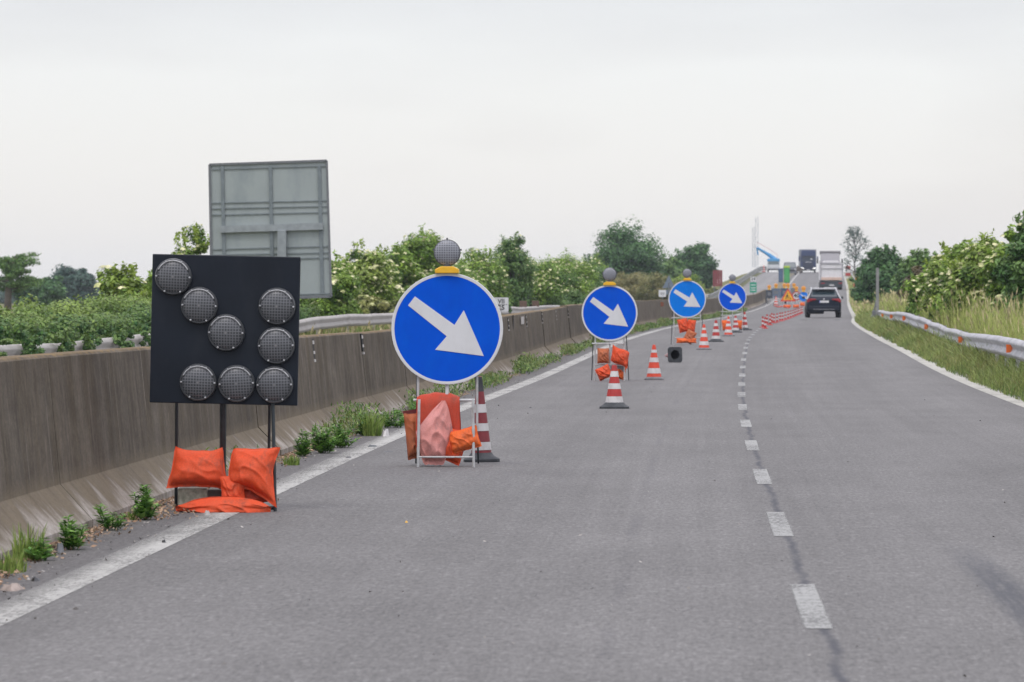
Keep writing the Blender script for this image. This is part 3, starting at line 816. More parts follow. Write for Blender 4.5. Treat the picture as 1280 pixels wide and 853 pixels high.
def crown_points(r, rn, rad, nclump, cr, m, seed, bottom=0.0, lob=.28, shell=.5, top_bias=0):
    rad = np.array(rad)
    d = r.normal(size=(nclump, 3)); d /= np.linalg.norm(d, axis=1, keepdims=True)
    rr_ = shell + (1 - shell) * r.random(nclump) ** .6
    nz = np.array([mnoise.noise(Vector(v) * 1.7 + Vector((seed * 3.1, 0, 0))) + .5 * mnoise.noise(Vector(v) * 4.1 + Vector((0, seed * 1.7, 0))) for v in d])
    cc = d * rad * (rr_ * (1 + lob * nz * 1.4))[:, None]
    cc = cc[cc[:, 2] > -rad[2] * (1 - bottom)]
    k = len(cc)
    R_ = cr * (.55 + .9 * r.random(k))
    dd = r.normal(size=(k, m, 3)); dd /= np.linalg.norm(dd, axis=2, keepdims=True)
    pos = cc[:, None, :] + dd * (R_[:, None] * (.45 + .62 * r.random((k, m))))[:, :, None] * np.array([1, 1, .72])
    od = cc / (np.linalg.norm(cc, axis=1, keepdims=True) + 1e-6)
    N = dd * .7 + od[:, None, :] * .25 + np.array([0, 0, .55]) + r.normal(size=dd.shape) * .45
    tone = np.repeat(np.clip(.45 + r.normal(0, .22, k), 0, 1), m).reshape(k, m) + dd[:, :, 2] * .12 + r.normal(0, .1, (k, m))
    return pos.reshape(-1, 3), N.reshape(-1, 3), np.clip(tone.ravel(), 0, 1), cc, R_, od
def tree(name, px, Y, ptop, pw, label, cat, leaf='elder', seed=1, nclump=120, m=130, leafsize=.058, flowers=0, depth=1.0, base_off=None,
         trunk=True, pbot=None, lob=.28, cr=None, group=None, droop_top=0, shoots=0, fsize=.072, crownfrac=1.0):
    r = np.random.default_rng(seed * 7 + 3); rn = random.Random(seed)
    if leafsize < .08: m = int(m * 1.5)
    top = P(px, ptop, Y); gz_ = gz(top.x, Y) - .05
    base = Vector((top.x, Y, gz_))
    t = thing(name, base, label, cat, group)
    H = top.z - gz_; W = pw / sc(Y)
    ch = H * crownfrac
    rad = (W * .5, W * .5 * depth, ch * .5)
    cz = H - ch * .5
    cr = cr or min(W, ch) * .16
    rad2 = (rad[0] - cr * .6, rad[1] - cr * .4, rad[2] - cr * .5)
    pos, N, tone, cc, Rc, od = crown_points(r, rn, rad2, nclump, cr, m, seed, lob=lob)
    # stray shoots break the outline
    if shoots:
        for i in range(shoots):
            a = rn.uniform(.25, 1.45); b = rn.random() * 6.28
            dv = Vector((math.cos(a) * math.cos(b) * rad[0], math.cos(a) * math.sin(b) * rad[1], math.sin(a) * rad[2]))
            kk = 26; f = r.random(kk)[:, None] * .28 + .86
            pos = np.concatenate([pos, np.array(dv) * f + r.normal(size=(kk, 3)) * cr * .14]); N = np.concatenate([N, r.normal(size=(kk, 3)) + [0, 0, .6]]); tone = np.concatenate([tone, np.full(kk, .7)])
    pos = pos + np.array([0, 0, cz])
    k = pos[:, 2] > .02
    pos, N, tone = pos[k], N[k], tone[k]
    ls = leafsize * (1.0 if Y < 150 or leafsize > .1 else 1.12) * (.6 + .8 * r.random(len(pos)))
    quads('foliage', pos, N, ls, ls * .5, M[leaf], tone, parent=t, droop=.2)
    if trunk:
        mb = MB(); tr = max(.05, W * .035)
        mb.tube((0, 0, -.1), (0, 0, cz * .7), tr, 8, tr * .75)
        for i in range(7):
            c = cc[rn.randrange(len(cc))]
            p0 = Vector((0, 0, cz * rn.uniform(.3, .7))); p1 = Vector(c) * .55 + Vector((0, 0, cz)); p2 = Vector(c) * .95 + Vector((0, 0, cz))
            mb.tube(p0, p1, tr * .55, 6, tr * .3); mb.tube(p1, p2, tr * .3, 5, tr * .1)
        mb.build('trunk', M['bark'], t, smooth='all')
    if flowers:
        C = []; NN = []
        zz = od[:, 2]
        idx = [i for i in range(len(cc)) if zz[i] > -.35 and od[i][1] < .75]
        for i in range(flowers):
            j = idx[rn.randrange(len(idx))]
            d = Vector((rn.gauss(0, 1), rn.gauss(-.7, .9), rn.gauss(.7, .7))).normalized()
            c = Vector(cc[j]) + Vector((d.x, d.y, d.z * .72)) * Rc[j] * 1.08 + Vector((0, 0, cz))
            if c.z < .3: continue
            C.append(c); NN.append((Vector((0, -.35, 1)) + d * .55).normalized())
        V = []; tn = []; 
        for c, nn in zip(C, NN):
            u = nn.orthogonal().normalized(); w = nn.cross(u); s = fsize * rn.uniform(.5, 1.25); tt = rn.random()
            # a domed umbel of five overlapping florets
            for q in range(6):
                an = q * 1.2566 + rn.random() * .5; e = .0 if q == 5 else .62
                cc2 = c + (u * math.cos(an) + w * math.sin(an)) * s * e - nn * (e * s * .22) + nn * rn.uniform(-.004, .01)
                g = s * (.52 if q < 5 else .55)
                u2 = (u * math.cos(an) + w * math.sin(an) - nn * (.35 * (e > 0))).normalized(); w2 = nn.cross(u2).normalized()
                V += [cc2 - u2 * g, cc2 - w2 * g, cc2 + u2 * g, cc2 + w2 * g]; tn.append(min(1, max(0, tt + rn.gauss(0, .15))))
        o = rawmesh('flower_clusters', np.array([tuple(v) for v in V]), 4, M['flower'], np.array(tn), t)
        o['kind'] = 'stuff'
    return t
G = 'elder bushes behind the opposite guard rail'
tree('elder_bush', 418, 140, 330, 75, 'flowering elder bush just right of the big grey sign back', 'bush', 'elder', 2, 90, 150, flowers=150, group=G, shoots=6)
tree('elder_bush', 458, 158, 306, 90, 'pale elder bush thick with cream flowers left of the nearest blue sign', 'bush', 'elder_light', 3, 130, 150, flowers=420, group=G, shoots=8)
tree('elder_bush', 524, 178, 288, 92, 'round darker elder bush rising above the others behind the nearest blue sign', 'bush', 'elder', 4, 150, 150, flowers=200, group=G, shoots=6)
tree('elder_bush', 596, 202, 314, 92, 'low elder bush directly right of the round darker one, behind the yellow flasher', 'bush', 'elder', 5, 110, 140, flowers=170, group=G, shoots=8)
tree('elder_bush', 640, 228, 294, 64, 'tall narrow dark elder with a few flowers right of the nearest blue sign', 'bush', 'mid_leaf', 6, 110, 130, flowers=70, group=G, shoots=8)
tree('elder_bush', 662, 236, 326, 88, 'wide elder bush with scattered flowers above the brown rail boxes', 'bush', 'elder', 7, 120, 140, flowers=260, group=G, shoots=8)
tree('elder_bush', 706, 272, 315, 80, 'elder bush with cream flowers left of the second blue sign', 'bush', 'elder', 8, 120, 140, flowers=220, group=G, shoots=9)
tree('elder_bush', 742, 300, 318, 50, 'narrow elder bush half hidden by the second blue sign', 'bush', 'elder', 9, 80, 130, flowers=70, group=G, shoots=6)
tree('elder_bush', 240, 132, 291, 74, 'loose light elder top between the arrow board and the big sign back', 'bush', 'elder_light', 10, 60, 120, flowers=40, group=G, shoots=14, lob=.5)
tree('elder_bush', 300, 128, 330, 90, 'elder bush mostly hidden behind the arrow board', 'bush', 'elder', 11, 80, 130, flowers=50, group=G)
tree('elder_bush', 358, 124, 345, 80, 'elder bush below the big sign back behind the arrow board', 'bush', 'elder', 12, 80, 130, flowers=60, group=G)
tree('elder_bush', 156, 98, 333, 78, 'open elder bush with large pale flowers left of the arrow board', 'bush', 'elder_light', 13, 130, 120, flowers=60, group=G, shoots=12, lob=.35, fsize=.1)
tree('elder_bush', 196, 104, 342, 60, 'small elder bush peeping out left of the arrow board edge', 'bush', 'elder', 14, 60, 120, flowers=20, group=G, shoots=8)
tree('elder_bush', 492, 168, 312, 74, 'elder with cream flowers filling the gap left of the round darker one', 'bush', 'elder', 91, 100, 140, flowers=150, group=G, shoots=6)
tree('elder_bush', 562, 196, 326, 96, 'broad low elder behind the nearest blue disc', 'bush', 'elder', 92, 120, 140, flowers=170, group=G, shoots=6)
tree('elder_bush', 632, 246, 318, 84, 'elder with scattered flowers just above the white distance plate', 'bush', 'elder', 93, 120, 140, flowers=200, group=G, shoots=6)
tree('elder_bush', 690, 268, 326, 100, 'broad elder bank behind the brown rail boxes', 'bush', 'elder', 94, 130, 140, flowers=240, group=G, shoots=6)
tree('elder_bush', 735, 292, 330, 70, 'darker elder just left of the second blue disc', 'bush', 'mid_leaf', 95, 90, 140, flowers=60, group=G, shoots=6)
tree('elder_bush', 420, 152, 318, 60, 'leafy elder rising behind the right edge of the big sign back', 'bush', 'elder', 96, 90, 140, flowers=100, group=G, shoots=6)
# brambles in front of the far elders
tree('bramble_bush', 470, 150, 368, 130, 'low olive bramble mound under the cream flowered elder', 'bush', 'olive_green', 15, 110, 130, flowers=20, trunk=False)
tree('bramble_bush', 590, 186, 365, 120, 'low dark bramble mound behind the nearest blue disc', 'bush', 'mid_leaf', 16, 100, 130, trunk=False)
tree('bramble_bush', 690, 238, 362, 110, 'low bramble mound at the rail left of the second blue sign', 'bush', 'mid_leaf', 17, 100, 130, trunk=False)
# hedge and ivy over the near end of the opposite rail
def ivy():
    r = np.random.default_rng(77); rn = random.Random(77)
    t = thing('ivy_hedge', (float(dx(75) + rl(75)) - .6, 75, 0), 'dense green ivy hedge hanging over the pale guard rail left of the arrow board', 'hedge')
    C = []; N = []; T = []; S = []
    def clump(c, R_, m, tone, sq=.85):
        d = r.normal(size=(m, 3)); d /= np.linalg.norm(d, axis=1, keepdims=True)
        C.append(np.array(c) + d * (R_ * (.5 + .55 * r.random(m)))[:, None] * np.array([1, 1, sq]))
        N.append(d * .8 + np.array([0, -.2, .5]) + r.normal(size=(m, 3)) * .4); T.append(np.clip(tone + d[:, 2] * .15 + r.normal(0, .12, m), 0, 1))
    Y = 52.0
    while Y < 118:
        x = float(dx(Y) + rl(Y)) - .62
        top = 1.06 + .26 * mnoise.noise(Vector((Y * .25, 0, 0))) + .1 * mnoise.noise(Vector((Y * .9, 3, 0)))
        for k in range(3):
            zc = top - .17 - k * .3
            clump((x - rn.uniform(0, .35), Y + rn.uniform(-.3, .3), zc), rn.uniform(.16, .27), 210, rn.uniform(.15, .6))
        clump((x - rn.uniform(.5, 1.2), Y + rn.uniform(-.3, .3), top + rn.uniform(-.1, .12)), rn.uniform(.2, .33), 230, rn.uniform(.5, .95))
        Y += .42
    # tongues hanging over the beam, with bare steel between
    for px, w in ((0, 10), (43, 22), (88, 20), (121, 16), (161, 20), (194, 12)):
        Yc = None
        for yy in np.arange(55, 150, .25):
            p = P(px, 430, yy)
            if abs(p.x - float(dx(yy) + rl(yy)) - .1) < .12 or p.x < float(dx(yy) + rl(yy)): 
                Yc = yy; break
        if Yc is None: continue
        wm = w / sc(Yc)
        for k in range(7):
            f = k / 6
            for q in range(3):
                clump((float(dx(Yc) + rl(Yc)) + .10 + .08 * rn.random(), Yc + rn.uniform(-1, 1) * 1.2 * (1 - .4 * f), .92 - .52 * f), wm * .40 * (1 - .25 * f), 70, rn.uniform(.1, .55))
    C_ = np.concatenate(C) - np.array(t.location); ls = .028 * (.6 + .8 * r.random(len(C_)))
    quads('foliage', C_, np.concatenate(N), ls, ls * .75, M['ivy_leaf'], np.concatenate(T), parent=t)
ivy()
tree('bramble_bush', 30, 96, 388, 120, 'yellow green bramble mound behind the ivy at the far left', 'bush', 'olive_green', 21, 110, 140, leafsize=.05, trunk=False, shoots=10)
tree('bramble_bush', 105, 108, 398, 110, 'low green bramble mound behind the ivy below the conical tree', 'bush', 'olive_green', 22, 90, 140, leafsize=.05, trunk=False, shoots=8)
tree('bramble_bush', 165, 92, 384, 70, 'green bramble mound under the open elder left of the arrow board', 'bush', 'elder', 23, 90, 140, leafsize=.05, trunk=False, shoots=8)
# far trees on the left
tree('broadleaf_tree', 45, 420, 345, 70, 'dark rounded tree behind the flat topped pine at the far left', 'tree', 'dark_leaf', 31, 120, 110, leafsize=.20, crownfrac=.95)
tree('broadleaf_tree', 70, 450, 345, 26, 'small dark tree between the pine and the conical tree', 'tree', 'dark_leaf', 32, 60, 90, leafsize=.2)
tree('conical_tree', 93, 560, 333, 60, 'hazy blue green conical tree at the far left skyline', 'tree', 'blue_leaf', 33, 150, 130, leafsize=.22, lob=.14)
tree('broadleaf_tree', 118, 380, 386, 60, 'low green tree mass at the foot of the conical tree', 'tree', 'mid_leaf', 34, 80, 90, leafsize=.14)
def pine(px, Y, ptop, label):
    top = P(px, ptop, Y); b = gz(top.x, Y); t = thing('pine_tree', (top.x, Y, b), label, 'tree'); H = top.z - b
    mb = MB(); mb.tube((-.2, 0, -.1), (-.1, 0, H * .62), .26, 8, .2); mb.tube((-.1, 0, H * .62), (.3, 0, H * .95), .2, 8, .08)
    rn = random.Random(4); r = np.random.default_rng(4); C = []; N = []; T = []
    for i in range(34):
        a = rn.random() * 6.28; z = H * rn.uniform(.45, .99); L_ = rn.uniform(.3, 1.0) * 2.1 * (1.25 - .75 * z / H) + .3
        e = Vector((math.cos(a) * L_ * 1.1, math.sin(a) * L_, z + L_ * .05)); mb.tube((0, 0, z - .25), e, .05, 5, .02)
        for q in range(4):
            c = Vector((rn.gauss(0, .15), 0, z - .15)).lerp(e, .35 + q * .22); m = 70; rr0 = rn.uniform(.25, .6)
            d = r.normal(size=(m, 3)); d /= np.linalg.norm(d, axis=1, keepdims=True)
            C.append(np.array(c) + d * np.array([rr0, rr0, .2]) * (.3 + .7 * r.random((m, 1)))); N.append(d * .7 + r.normal(size=(m, 3)) * .5); T.append(r.random(m))
    mb.build('trunk', M['bark'], t, smooth='all')
    C = np.concatenate(C); quads('foliage', C, np.concatenate(N), .10, .035, M['mid_leaf'], np.concatenate(T), parent=t)
pine(13, 300, 318, 'flat topped pine with a bare trunk at the left edge of the view')
# trees beyond the second and third sign
tree('broadleaf_tree', 784, 430, 281, 98, 'tall broad dark green tree above the second blue sign', 'tree', 'dark_leaf', 41, 210, 130, leafsize=.14, lob=.35, shoots=10)
tree('broadleaf_tree', 740, 440, 318, 34, 'thin dark tree top left of the tall broad tree', 'tree', 'dark_leaf', 42, 60, 90, leafsize=.13, shoots=8)
tree('broadleaf_tree', 868, 520, 306, 58, 'dark green tree above the third blue sign', 'tree', 'dark_leaf', 43, 150, 120, leafsize=.18, lob=.3, shoots=8)
tree('broadleaf_tree', 836, 440, 319, 60, 'lighter green tree between the two dark trees', 'tree', 'mid_leaf', 44, 110, 110, leafsize=.15, lob=.3)
tree('broadleaf_tree', 882, 545, 330, 36, 'drooping dark tree edge left of the dark red panel', 'tree', 'dark_leaf', 45, 70, 100, leafsize=.17)
tree('shrub', 800, 385, 337, 112, 'olive brown rounded shrub behind the second and third blue signs', 'bush', 'olive_leaf', 46, 160, 140, leafsize=.06, trunk=False)
tree('shrub', 752, 320, 350, 60, 'small olive shrub behind the second blue disc', 'bush', 'olive_leaf', 47, 80, 120, leafsize=.06, trunk=False)
tree('shrub', 856, 405, 342, 50, 'yellow green shrub behind the third blue disc', 'bush', 'elder_light', 48, 80, 110, leafsize=.08, trunk=False)
tree('shrub', 895, 485, 360, 50, 'low yellow green shrub below the dark red panel', 'bush', 'olive_green', 49, 80, 110, leafsize=.09, trunk=False)
# right side
GR = 'elder bushes behind the right guard rail'
tree('elder_bush', 1236, 116, 300, 110, 'large elder bush with big cream flower heads in the right verge', 'bush', 'elder_light', 51, 190, 170, leafsize=.06, flowers=300, group=GR, shoots=10)
tree('elder_bush', 1288, 106, 272, 76, 'tallest elder cut by the right edge of the view', 'bush', 'mid_leaf', 52, 110, 150, leafsize=.06, flowers=30, group=GR, shoots=12)
tree('elder_bush', 1185, 128, 310, 66, 'mid sized elder with cream flowers left of the large one', 'bush', 'elder_light', 53, 100, 150, leafsize=.06, flowers=150, group=GR, shoots=10)
tree('elder_bush', 1160, 138, 338, 60, 'low spreading elder nearest the dark green trees', 'bush', 'elder', 54, 90, 140, leafsize=.06, flowers=110, group=GR, shoots=6)
tree('elder_bush', 1210, 122, 305, 80, 'elder filling the gap between the mid sized and the large one', 'bush', 'elder', 61, 110, 150, leafsize=.06, flowers=150, group=GR, shoots=8)
tree('elder_bush', 1262, 114, 292, 60, 'leafy elder joining the large one and the tallest one', 'bush', 'elder', 62, 100, 150, leafsize=.06, flowers=70, group=GR, shoots=8)
tree('elder_bush', 1268, 108, 352, 56, 'lowest dark elder at the right edge above the tall grass', 'bush', 'mid_leaf', 55, 60, 140, leafsize=.06, flowers=26, group=GR)
tree('shrub', 1146, 185, 335, 44, 'reddish brown shrub between the elders and the dark trees', 'bush', 'brown_leaf', 56, 70, 110, leafsize=.06, trunk=False)
tree('broadleaf_tree', 1110, 262, 311, 62, 'dark green rounded tree behind the grey verge post', 'tree', 'dark_leaf', 57, 150, 130, leafsize=.11, shoots=6)
tree('broadleaf_tree', 1084, 280, 326, 40, 'dark green tree left of the grey verge post', 'tree', 'dark_leaf', 58, 90, 120, leafsize=.11, shoots=5)
tree('broadleaf_tree', 1152, 250, 316, 66, 'dark green tree between the verge post and the elders', 'tree', 'mid_leaf', 59, 140, 130, leafsize=.11, shoots=8)
tree('broadleaf_tree', 1195, 260, 318, 60, 'dark tree crown behind the mid sized elder', 'tree', 'dark_leaf', 60, 100, 110, leafsize=.11)
def bare_tree(px, Y, ptop, pbot, label):
    top = P(px, ptop, Y); b = P(px, pbot, Y).z; H = top.z - b
    t = thing('bare_tree', (top.x, Y, b), label, 'tree')
    rn = random.Random(12); mb = MB(); tips = []
    def br(p, d, L_, r_, lv):
        e = p + d * L_; mb.tube(p, e, r_, 5, r_ * .6)
        if lv == 0: tips.append(e); return
        for i in range(3):
            nd = (d + Vector((rn.gauss(0, .45), rn.gauss(0, .45), rn.gauss(.1, .3)))).normalized()
            br(p.lerp(e, rn.uniform(.45, 1)), nd, L_ * rn.uniform(.45, .7), r_ * .6, lv - 1)
    pr = Vector((0, 0, -.2))
    for k in range(14):
        z = H * (k + 1) / 14.5; cu = Vector((.08 * math.sin(k * .9), 0, z)); mb.tube(pr, cu, .11 * (1 - k / 18), 6); pr = cu
        if k > 3:
            for q in range(2):
                a = k * 2.4 + q * 3.1; f = math.sin(math.pi * min(1, (k - 2) / 11)) 
                br(cu, Vector((math.cos(a), math.sin(a), .55 + .08 * (k - 4))).normalized(), H * .16 * (.45 + f * .6), .045, 2)
    mb.build('trunk', simple('grey_bark', (.13, .13, .125), .9), t, smooth='all')
    r = np.random.default_rng(3); tp = np.array([tuple(v) for v in tips]); C = np.repeat(tp, 7, 0) + r.normal(size=(len(tp) * 7, 3)) * .18
    quads('foliage', C, r.normal(size=C.shape) + [0, 0, .5], .09, .05, M['blue_leaf'], r.random(len(C)), parent=t)
bare_tree(1069, 480, 291, 366, 'tall thin nearly bare tree beside the far road on the right')
# distant tree lines either side, masses nobody could count
def treeline(name, X0, X1, Y, h, n, label, seed, m='blue_leaf'):
    r = np.random.default_rng(seed)
    x = X0 + (X1 - X0) * r.random(n); hh = h * (.75 + .35 * np.array([mnoise.noise(Vector((v * .06, seed, 0))) + .5 * mnoise.noise(Vector((v * .22, seed, 4))) for v in x]))
    C = np.stack([x, Y + r.normal(0, 6, n), hh * r.random(n) ** .6], 1)
    o = quads(name, C, r.normal(size=(n, 3)) + [0, -.3, .6], .5, .35, M[m], r.random(n)); return tag(o, label, 'trees', kind='stuff')
treeline('distant_trees', -190, -18, 900, 4.2, 26000, 'low hazy line of distant trees on the left horizon', 1)
treeline('distant_trees', 45, 160, 800, 6, 14000, 'distant hazy trees behind the right verge bushes', 2)
# ================================================================== OBJECTS
def text(name, s, h, loc, mat, parent, world=False, bold=.0):
    cu = bpy.data.curves.new(name, 'FONT'); cu.body = s; cu.size = h * 1.42; cu.align_x = 'CENTER'; cu.align_y = 'CENTER'
    cu.extrude = .001; cu.offset = bold
    o = bpy.data.objects.new(name, cu); me = bpy.data.meshes.new_from_object(o)
    bpy.data.objects.remove(o); me.transform(Matrix.Rotation(R(90), 4, 'X'))
    l = Vector(loc) - (parent.location if world else Vector((0, 0, 0)))
    me.transform(Matrix.Translation(l)); me.materials.clear(); me.materials.append(mat)
    return link(name, me, parent)
def circ(r, n=56): return [(r * math.cos(2 * math.pi * i / n), r * math.sin(2 * math.pi * i / n)) for i in range(n)]
def pillow(w, h, t, seed=1, deform=None, nu=60, nv=46, sag=.35, pin=.10, wr=.10):
    mb = MB(); rn = random.Random(seed); ph = [rn.random() * 9 for _ in range(4)]
    def pt(i, j, s):
        u = -1 + 2 * i / nu; v = -1 + 2 * j / nv
        ui, vi = min(1, abs(u) / .92), min(1, (v / .94 if v > 0 else -v / .84))
        th = max(0, 1 - ui ** 2.4) ** .55 * max(0, 1 - vi ** 2.4) ** .55
        th *= 1 + sag * (-v)
        cq = 1 - .07 * (u * v) ** 4
        x = u * w / 2 * cq * (1 - pin * (1 - v * v) * abs(u) ** 1.5 + .02 * mnoise.noise(Vector((v * 3, seed, 0))))
        z = v * h / 2 * cq * (1 - pin * (1 - u * u) * abs(v) ** 1.5 + .03 * mnoise.noise(Vector((u * 3, seed, 5))))
        # creases running in from the corners and along the body
        cr = 0
        for k, (cx, cz) in enumerate(((-1, -1), (1, -1), (1, 1), (-1, 1))):
            dxx, dzz = u - cx, v - cz; an = math.atan2(dzz, dxx); rr_ = math.hypot(dxx, dzz)
            cr += math.sin(an * 11 + ph[k]) * math.exp(-rr_ * 1.9) * min(1, rr_ * 3)
        nz = mnoise.noise(Vector((u * 2.2 + seed, v * 2.2, s * 3))) + .5 * mnoise.noise(Vector((u * 5 + seed, v * 4, s * 3 + 2)))
        ridge = 1 - abs(mnoise.noise(Vector((u * 1.6 + v * 1.3 + seed, (u - v) * .7, seed)))) * 2
        yy = s * (t / 2 * th * (1 + wr * 1.0 * cr + wr * 1.3 * nz + wr * 2.4 * max(0, ridge) ** 4) + .003) + .012 * mnoise.noise(Vector((u * 2, v * 2, seed + 7)))
        p = Vector((x, yy, z))
        return deform(p, u, v) if deform else p
    for s in (-1, 1):
        mb.grid([[pt(i, j, s) for j in range(nv + 1)] for i in range(nu + 1)])
    return mb
def bag(loc, w, h, t, mat, label, rot=(0, 0, 0), seed=1, deform=None, name='sandbag', group=None, **k):
    o = pillow(w, h, t, seed, deform, **k).build(name, mat, None, smooth='all')
    o.location = loc; o.rotation_euler = [R(a) for a in rot]
    return tag(o, label, 'sandbag', group)
def drape(r=.05, spread=.12, front=1.0):
    """fold a bag over a crossbar: local origin on the bar"""
    def f(p, u, v):
        s = p.z; a = r * math.pi / 2
        if abs(s) < a:
            th = s / r; base = Vector((p.x, math.sin(-th) * r * 1.0, math.cos(th) * r)); nrm = Vector((0, math.sin(-th), math.cos(th)))
        else:
            sg = 1 if s > 0 else -1; d = abs(s) - a
            base = Vector((p.x, -sg * (r + d * spread), -d)); nrm = Vector((0, -sg, .1))
        return base + nrm * (p.y + .02)
    return f

# ------------------------------------------------------------------ lamp arrow board
s30 = sc(30)
def BP(px, py, Y=30.0): return P(px, py, Y)
c0 = BP(281, 412.5); BW, BH = 186 / s30, 186.5 / s30
board = thing('arrow_board', (c0.x, 30, 0), 'square navy board on thin dark legs with eight grey lamps forming an arrow', 'arrow board')
tilt = R(1.25)
def bl(px, py, dy=0):                       # board local position of a pixel
    p = BP(px, py); return Vector((p.x - c0.x, dy, p.z))
mb = MB(); RM = Matrix.Translation((0, 0, c0.z)) @ Matrix.Rotation(tilt, 4, 'Y')
mb.box((0, .02, 0), (BW, .035, BH), RM)
mb.build('panel', M['navy'], board, bevel=.006)
for a, b in (((-BW / 2, BH / 2), (BW / 2, BH / 2)), ((-BW / 2, -BH / 2), (BW / 2, -BH / 2))):
    MB().tube((a[0], .045, a[1] * .96), (b[0], .045, b[1] * .96), .012, 6, M=RM).build('back_rail', M['steel_dark'], board)
Rl = 23.3 / s30
housing = MB().lathe([(Rl * .97, .0), (Rl, -.012), (Rl * .985, -.028), (Rl * .93, -.036), (Rl * .90, -.032), (Rl * .90, -.01)], 40, 'y')
lensb = MB().lathe([(Rl * .905, -.024), (Rl * .8, -.036), (Rl * .55, -.048), (Rl * .25, -.054), (.0001, -.055)], 40, 'y')
gloss = MB()  # pale arc paints the sky reflection on the upper rim, plus screws
rows = []
for i in range(25):
    an = R(28 + 128 * i / 24); rows.append([Vector((math.cos(an) * q, yy, math.sin(an) * q)) for q, yy in ((Rl * .84, -.0385), (Rl * .87, -.044), (Rl * .905, -.040))])
gloss.grid(rows)
for an in (0, 62, 118, 180, 242, 298): gloss.lathe([(.0065, -.03), (.0055, -.047), (.0001, -.049)], 8, 'y', Matrix.Translation((math.cos(R(an)) * Rl * .9, 0, math.sin(R(an)) * Rl * .9)))
first = None
for (px, py) in ((217, 346), (249.5, 382), (283, 416), (346.5, 383), (345.5, 432), (248, 478), (296, 479.5), (343.5, 481)):
    p = bl(px, py)
    if first is None:
        lamp = housing.build('lamp', M['lens_rim'], board, smooth=True); lamp.location = p
        l1 = lensb.build('lens', M['lens'], lamp, smooth='all'); l2 = gloss.build('rim_glint_screws', M['lens_gloss'], lamp, smooth=True)
        first = lamp
    else:
        lamp = first.copy(); COL.objects.link(lamp); lamp.location = p
        for q in list(first.children): c = q.copy(); COL.objects.link(c); c.parent = lamp
    lamp.rotation_euler = (R(1.0), R(random.Random(px).uniform(-3, 3)), 0)
for nm, (x0, y0, x1, y1, dy0, dy1, r_) in (('leg', (221, 500, 220, 622, .03, .32, .0105)), ('leg', (279, 500, 278, 618, .05, .30, .021)),
                                           ('leg', (337, 500, 336, 580, .03, .25, .0095)), ('leg', (341, 500, 344, 638, .0, -.03, .0115))):
    a = P(x0, y0, 30 + dy0); b = P(x1, y1, 30 + dy1); b.z = max(b.z, .0)
    if y1 > 600: b.z = 0
    MB().tube(a, b, r_, 8).build(nm, M['steel_dark'], board, world=True)
mb = MB(); a = P(220, 612, 30.3); b = P(343, 614, 30.0); mb.tube((a.x, 30.32, .02), (b.x, 29.97, .02), .012, 6)
mb.build('base_bar', M['steel_dark'], board, world=True)
BG = 'orange sandbags weighting the arrow board'
bag(P(248, 586, 30.05), .375, .255, .14, M['bag'], 'plump orange sandbag propped upright, left of the two under the arrow board', (-8, 1.5, 4), 3, group=BG, sag=.45, wr=.05,
    deform=lambda q, u, v: Vector((q.x * (1 - .15 * v), q.y, q.z + .022 * (abs(u) ** 4) * (v > 0) * v - .012 * max(0, -v) * u * u)))
def twist(p, u, v):
    return Vector((p.x + .02 * v * v + .03 * max(0, -v) * max(0, u), p.y, p.z + .02 * u * v * (v > 0) - .085 * max(0, u) * max(0, -v) + .02 * max(0, -u) * max(0, -v)))
bag(P(314, 587, 29.95), .315, .30, .15, M['bag'], 'orange sandbag with rolled left edge, right of the two under the arrow board', (-10, 6, -6), 8, deform=twist, group=BG, sag=.3, wr=.09)
bag(P(291, 612, 29.93), .16, .19, .07, M['bag'], 'narrow orange bag flap hanging between the two upright sandbags', (-5, -4, 0), 12, group=BG, wr=.15)
bag(P(279, 631.5, 29.84), .60, .125, .19, M['bag'], 'flat orange sandbag lying on the asphalt in front of the arrow board legs', (12, 1, 3), 17, group=BG, wr=.08, pin=.0, sag=.1,
    deform=lambda q, u, v: Vector((q.x, q.y, q.z * (1 - .62 * min(1, abs(u - .12)) ** 2.2) - .02 * min(1, abs(u)) ** 3 - .008)))
bag(P(318, 616, 29.99), .27, .16, .05, M['bag_dark'], 'dull orange bag corner tucked under the right upright sandbag', (-20, -8, 0), 19, group=BG, wr=.15)
o = MB().box((0, 0, .07), (.19, .14, .14)).build('stone_block', simple('lichen_stone', (.30, .30, .24), .9, var=.35, nscale=30, dirt=(.07, .08, .05), dscale=25), None, bevel=.012)
p = P(241, 620, 30.12); o.location = (p.x, 30.12, 0); o.rotation_euler = (0, 0, R(6)); tag(o, 'pale lichen spotted stone block under the left orange sandbag', 'stone block')
o = MB().box((0, 0, .065), (.19, .14, .13)).build('stone_block', simple('dark_stone', (.07, .06, .055), .9, var=.3, nscale=20, dirt=(.15, .12, .1), dscale=25), None, bevel=.012)
p = P(270, 620, 30.12); o.location = (p.x, 30.14, 0); tag(o, 'dark brown stone block right of the lichen spotted one', 'stone block')

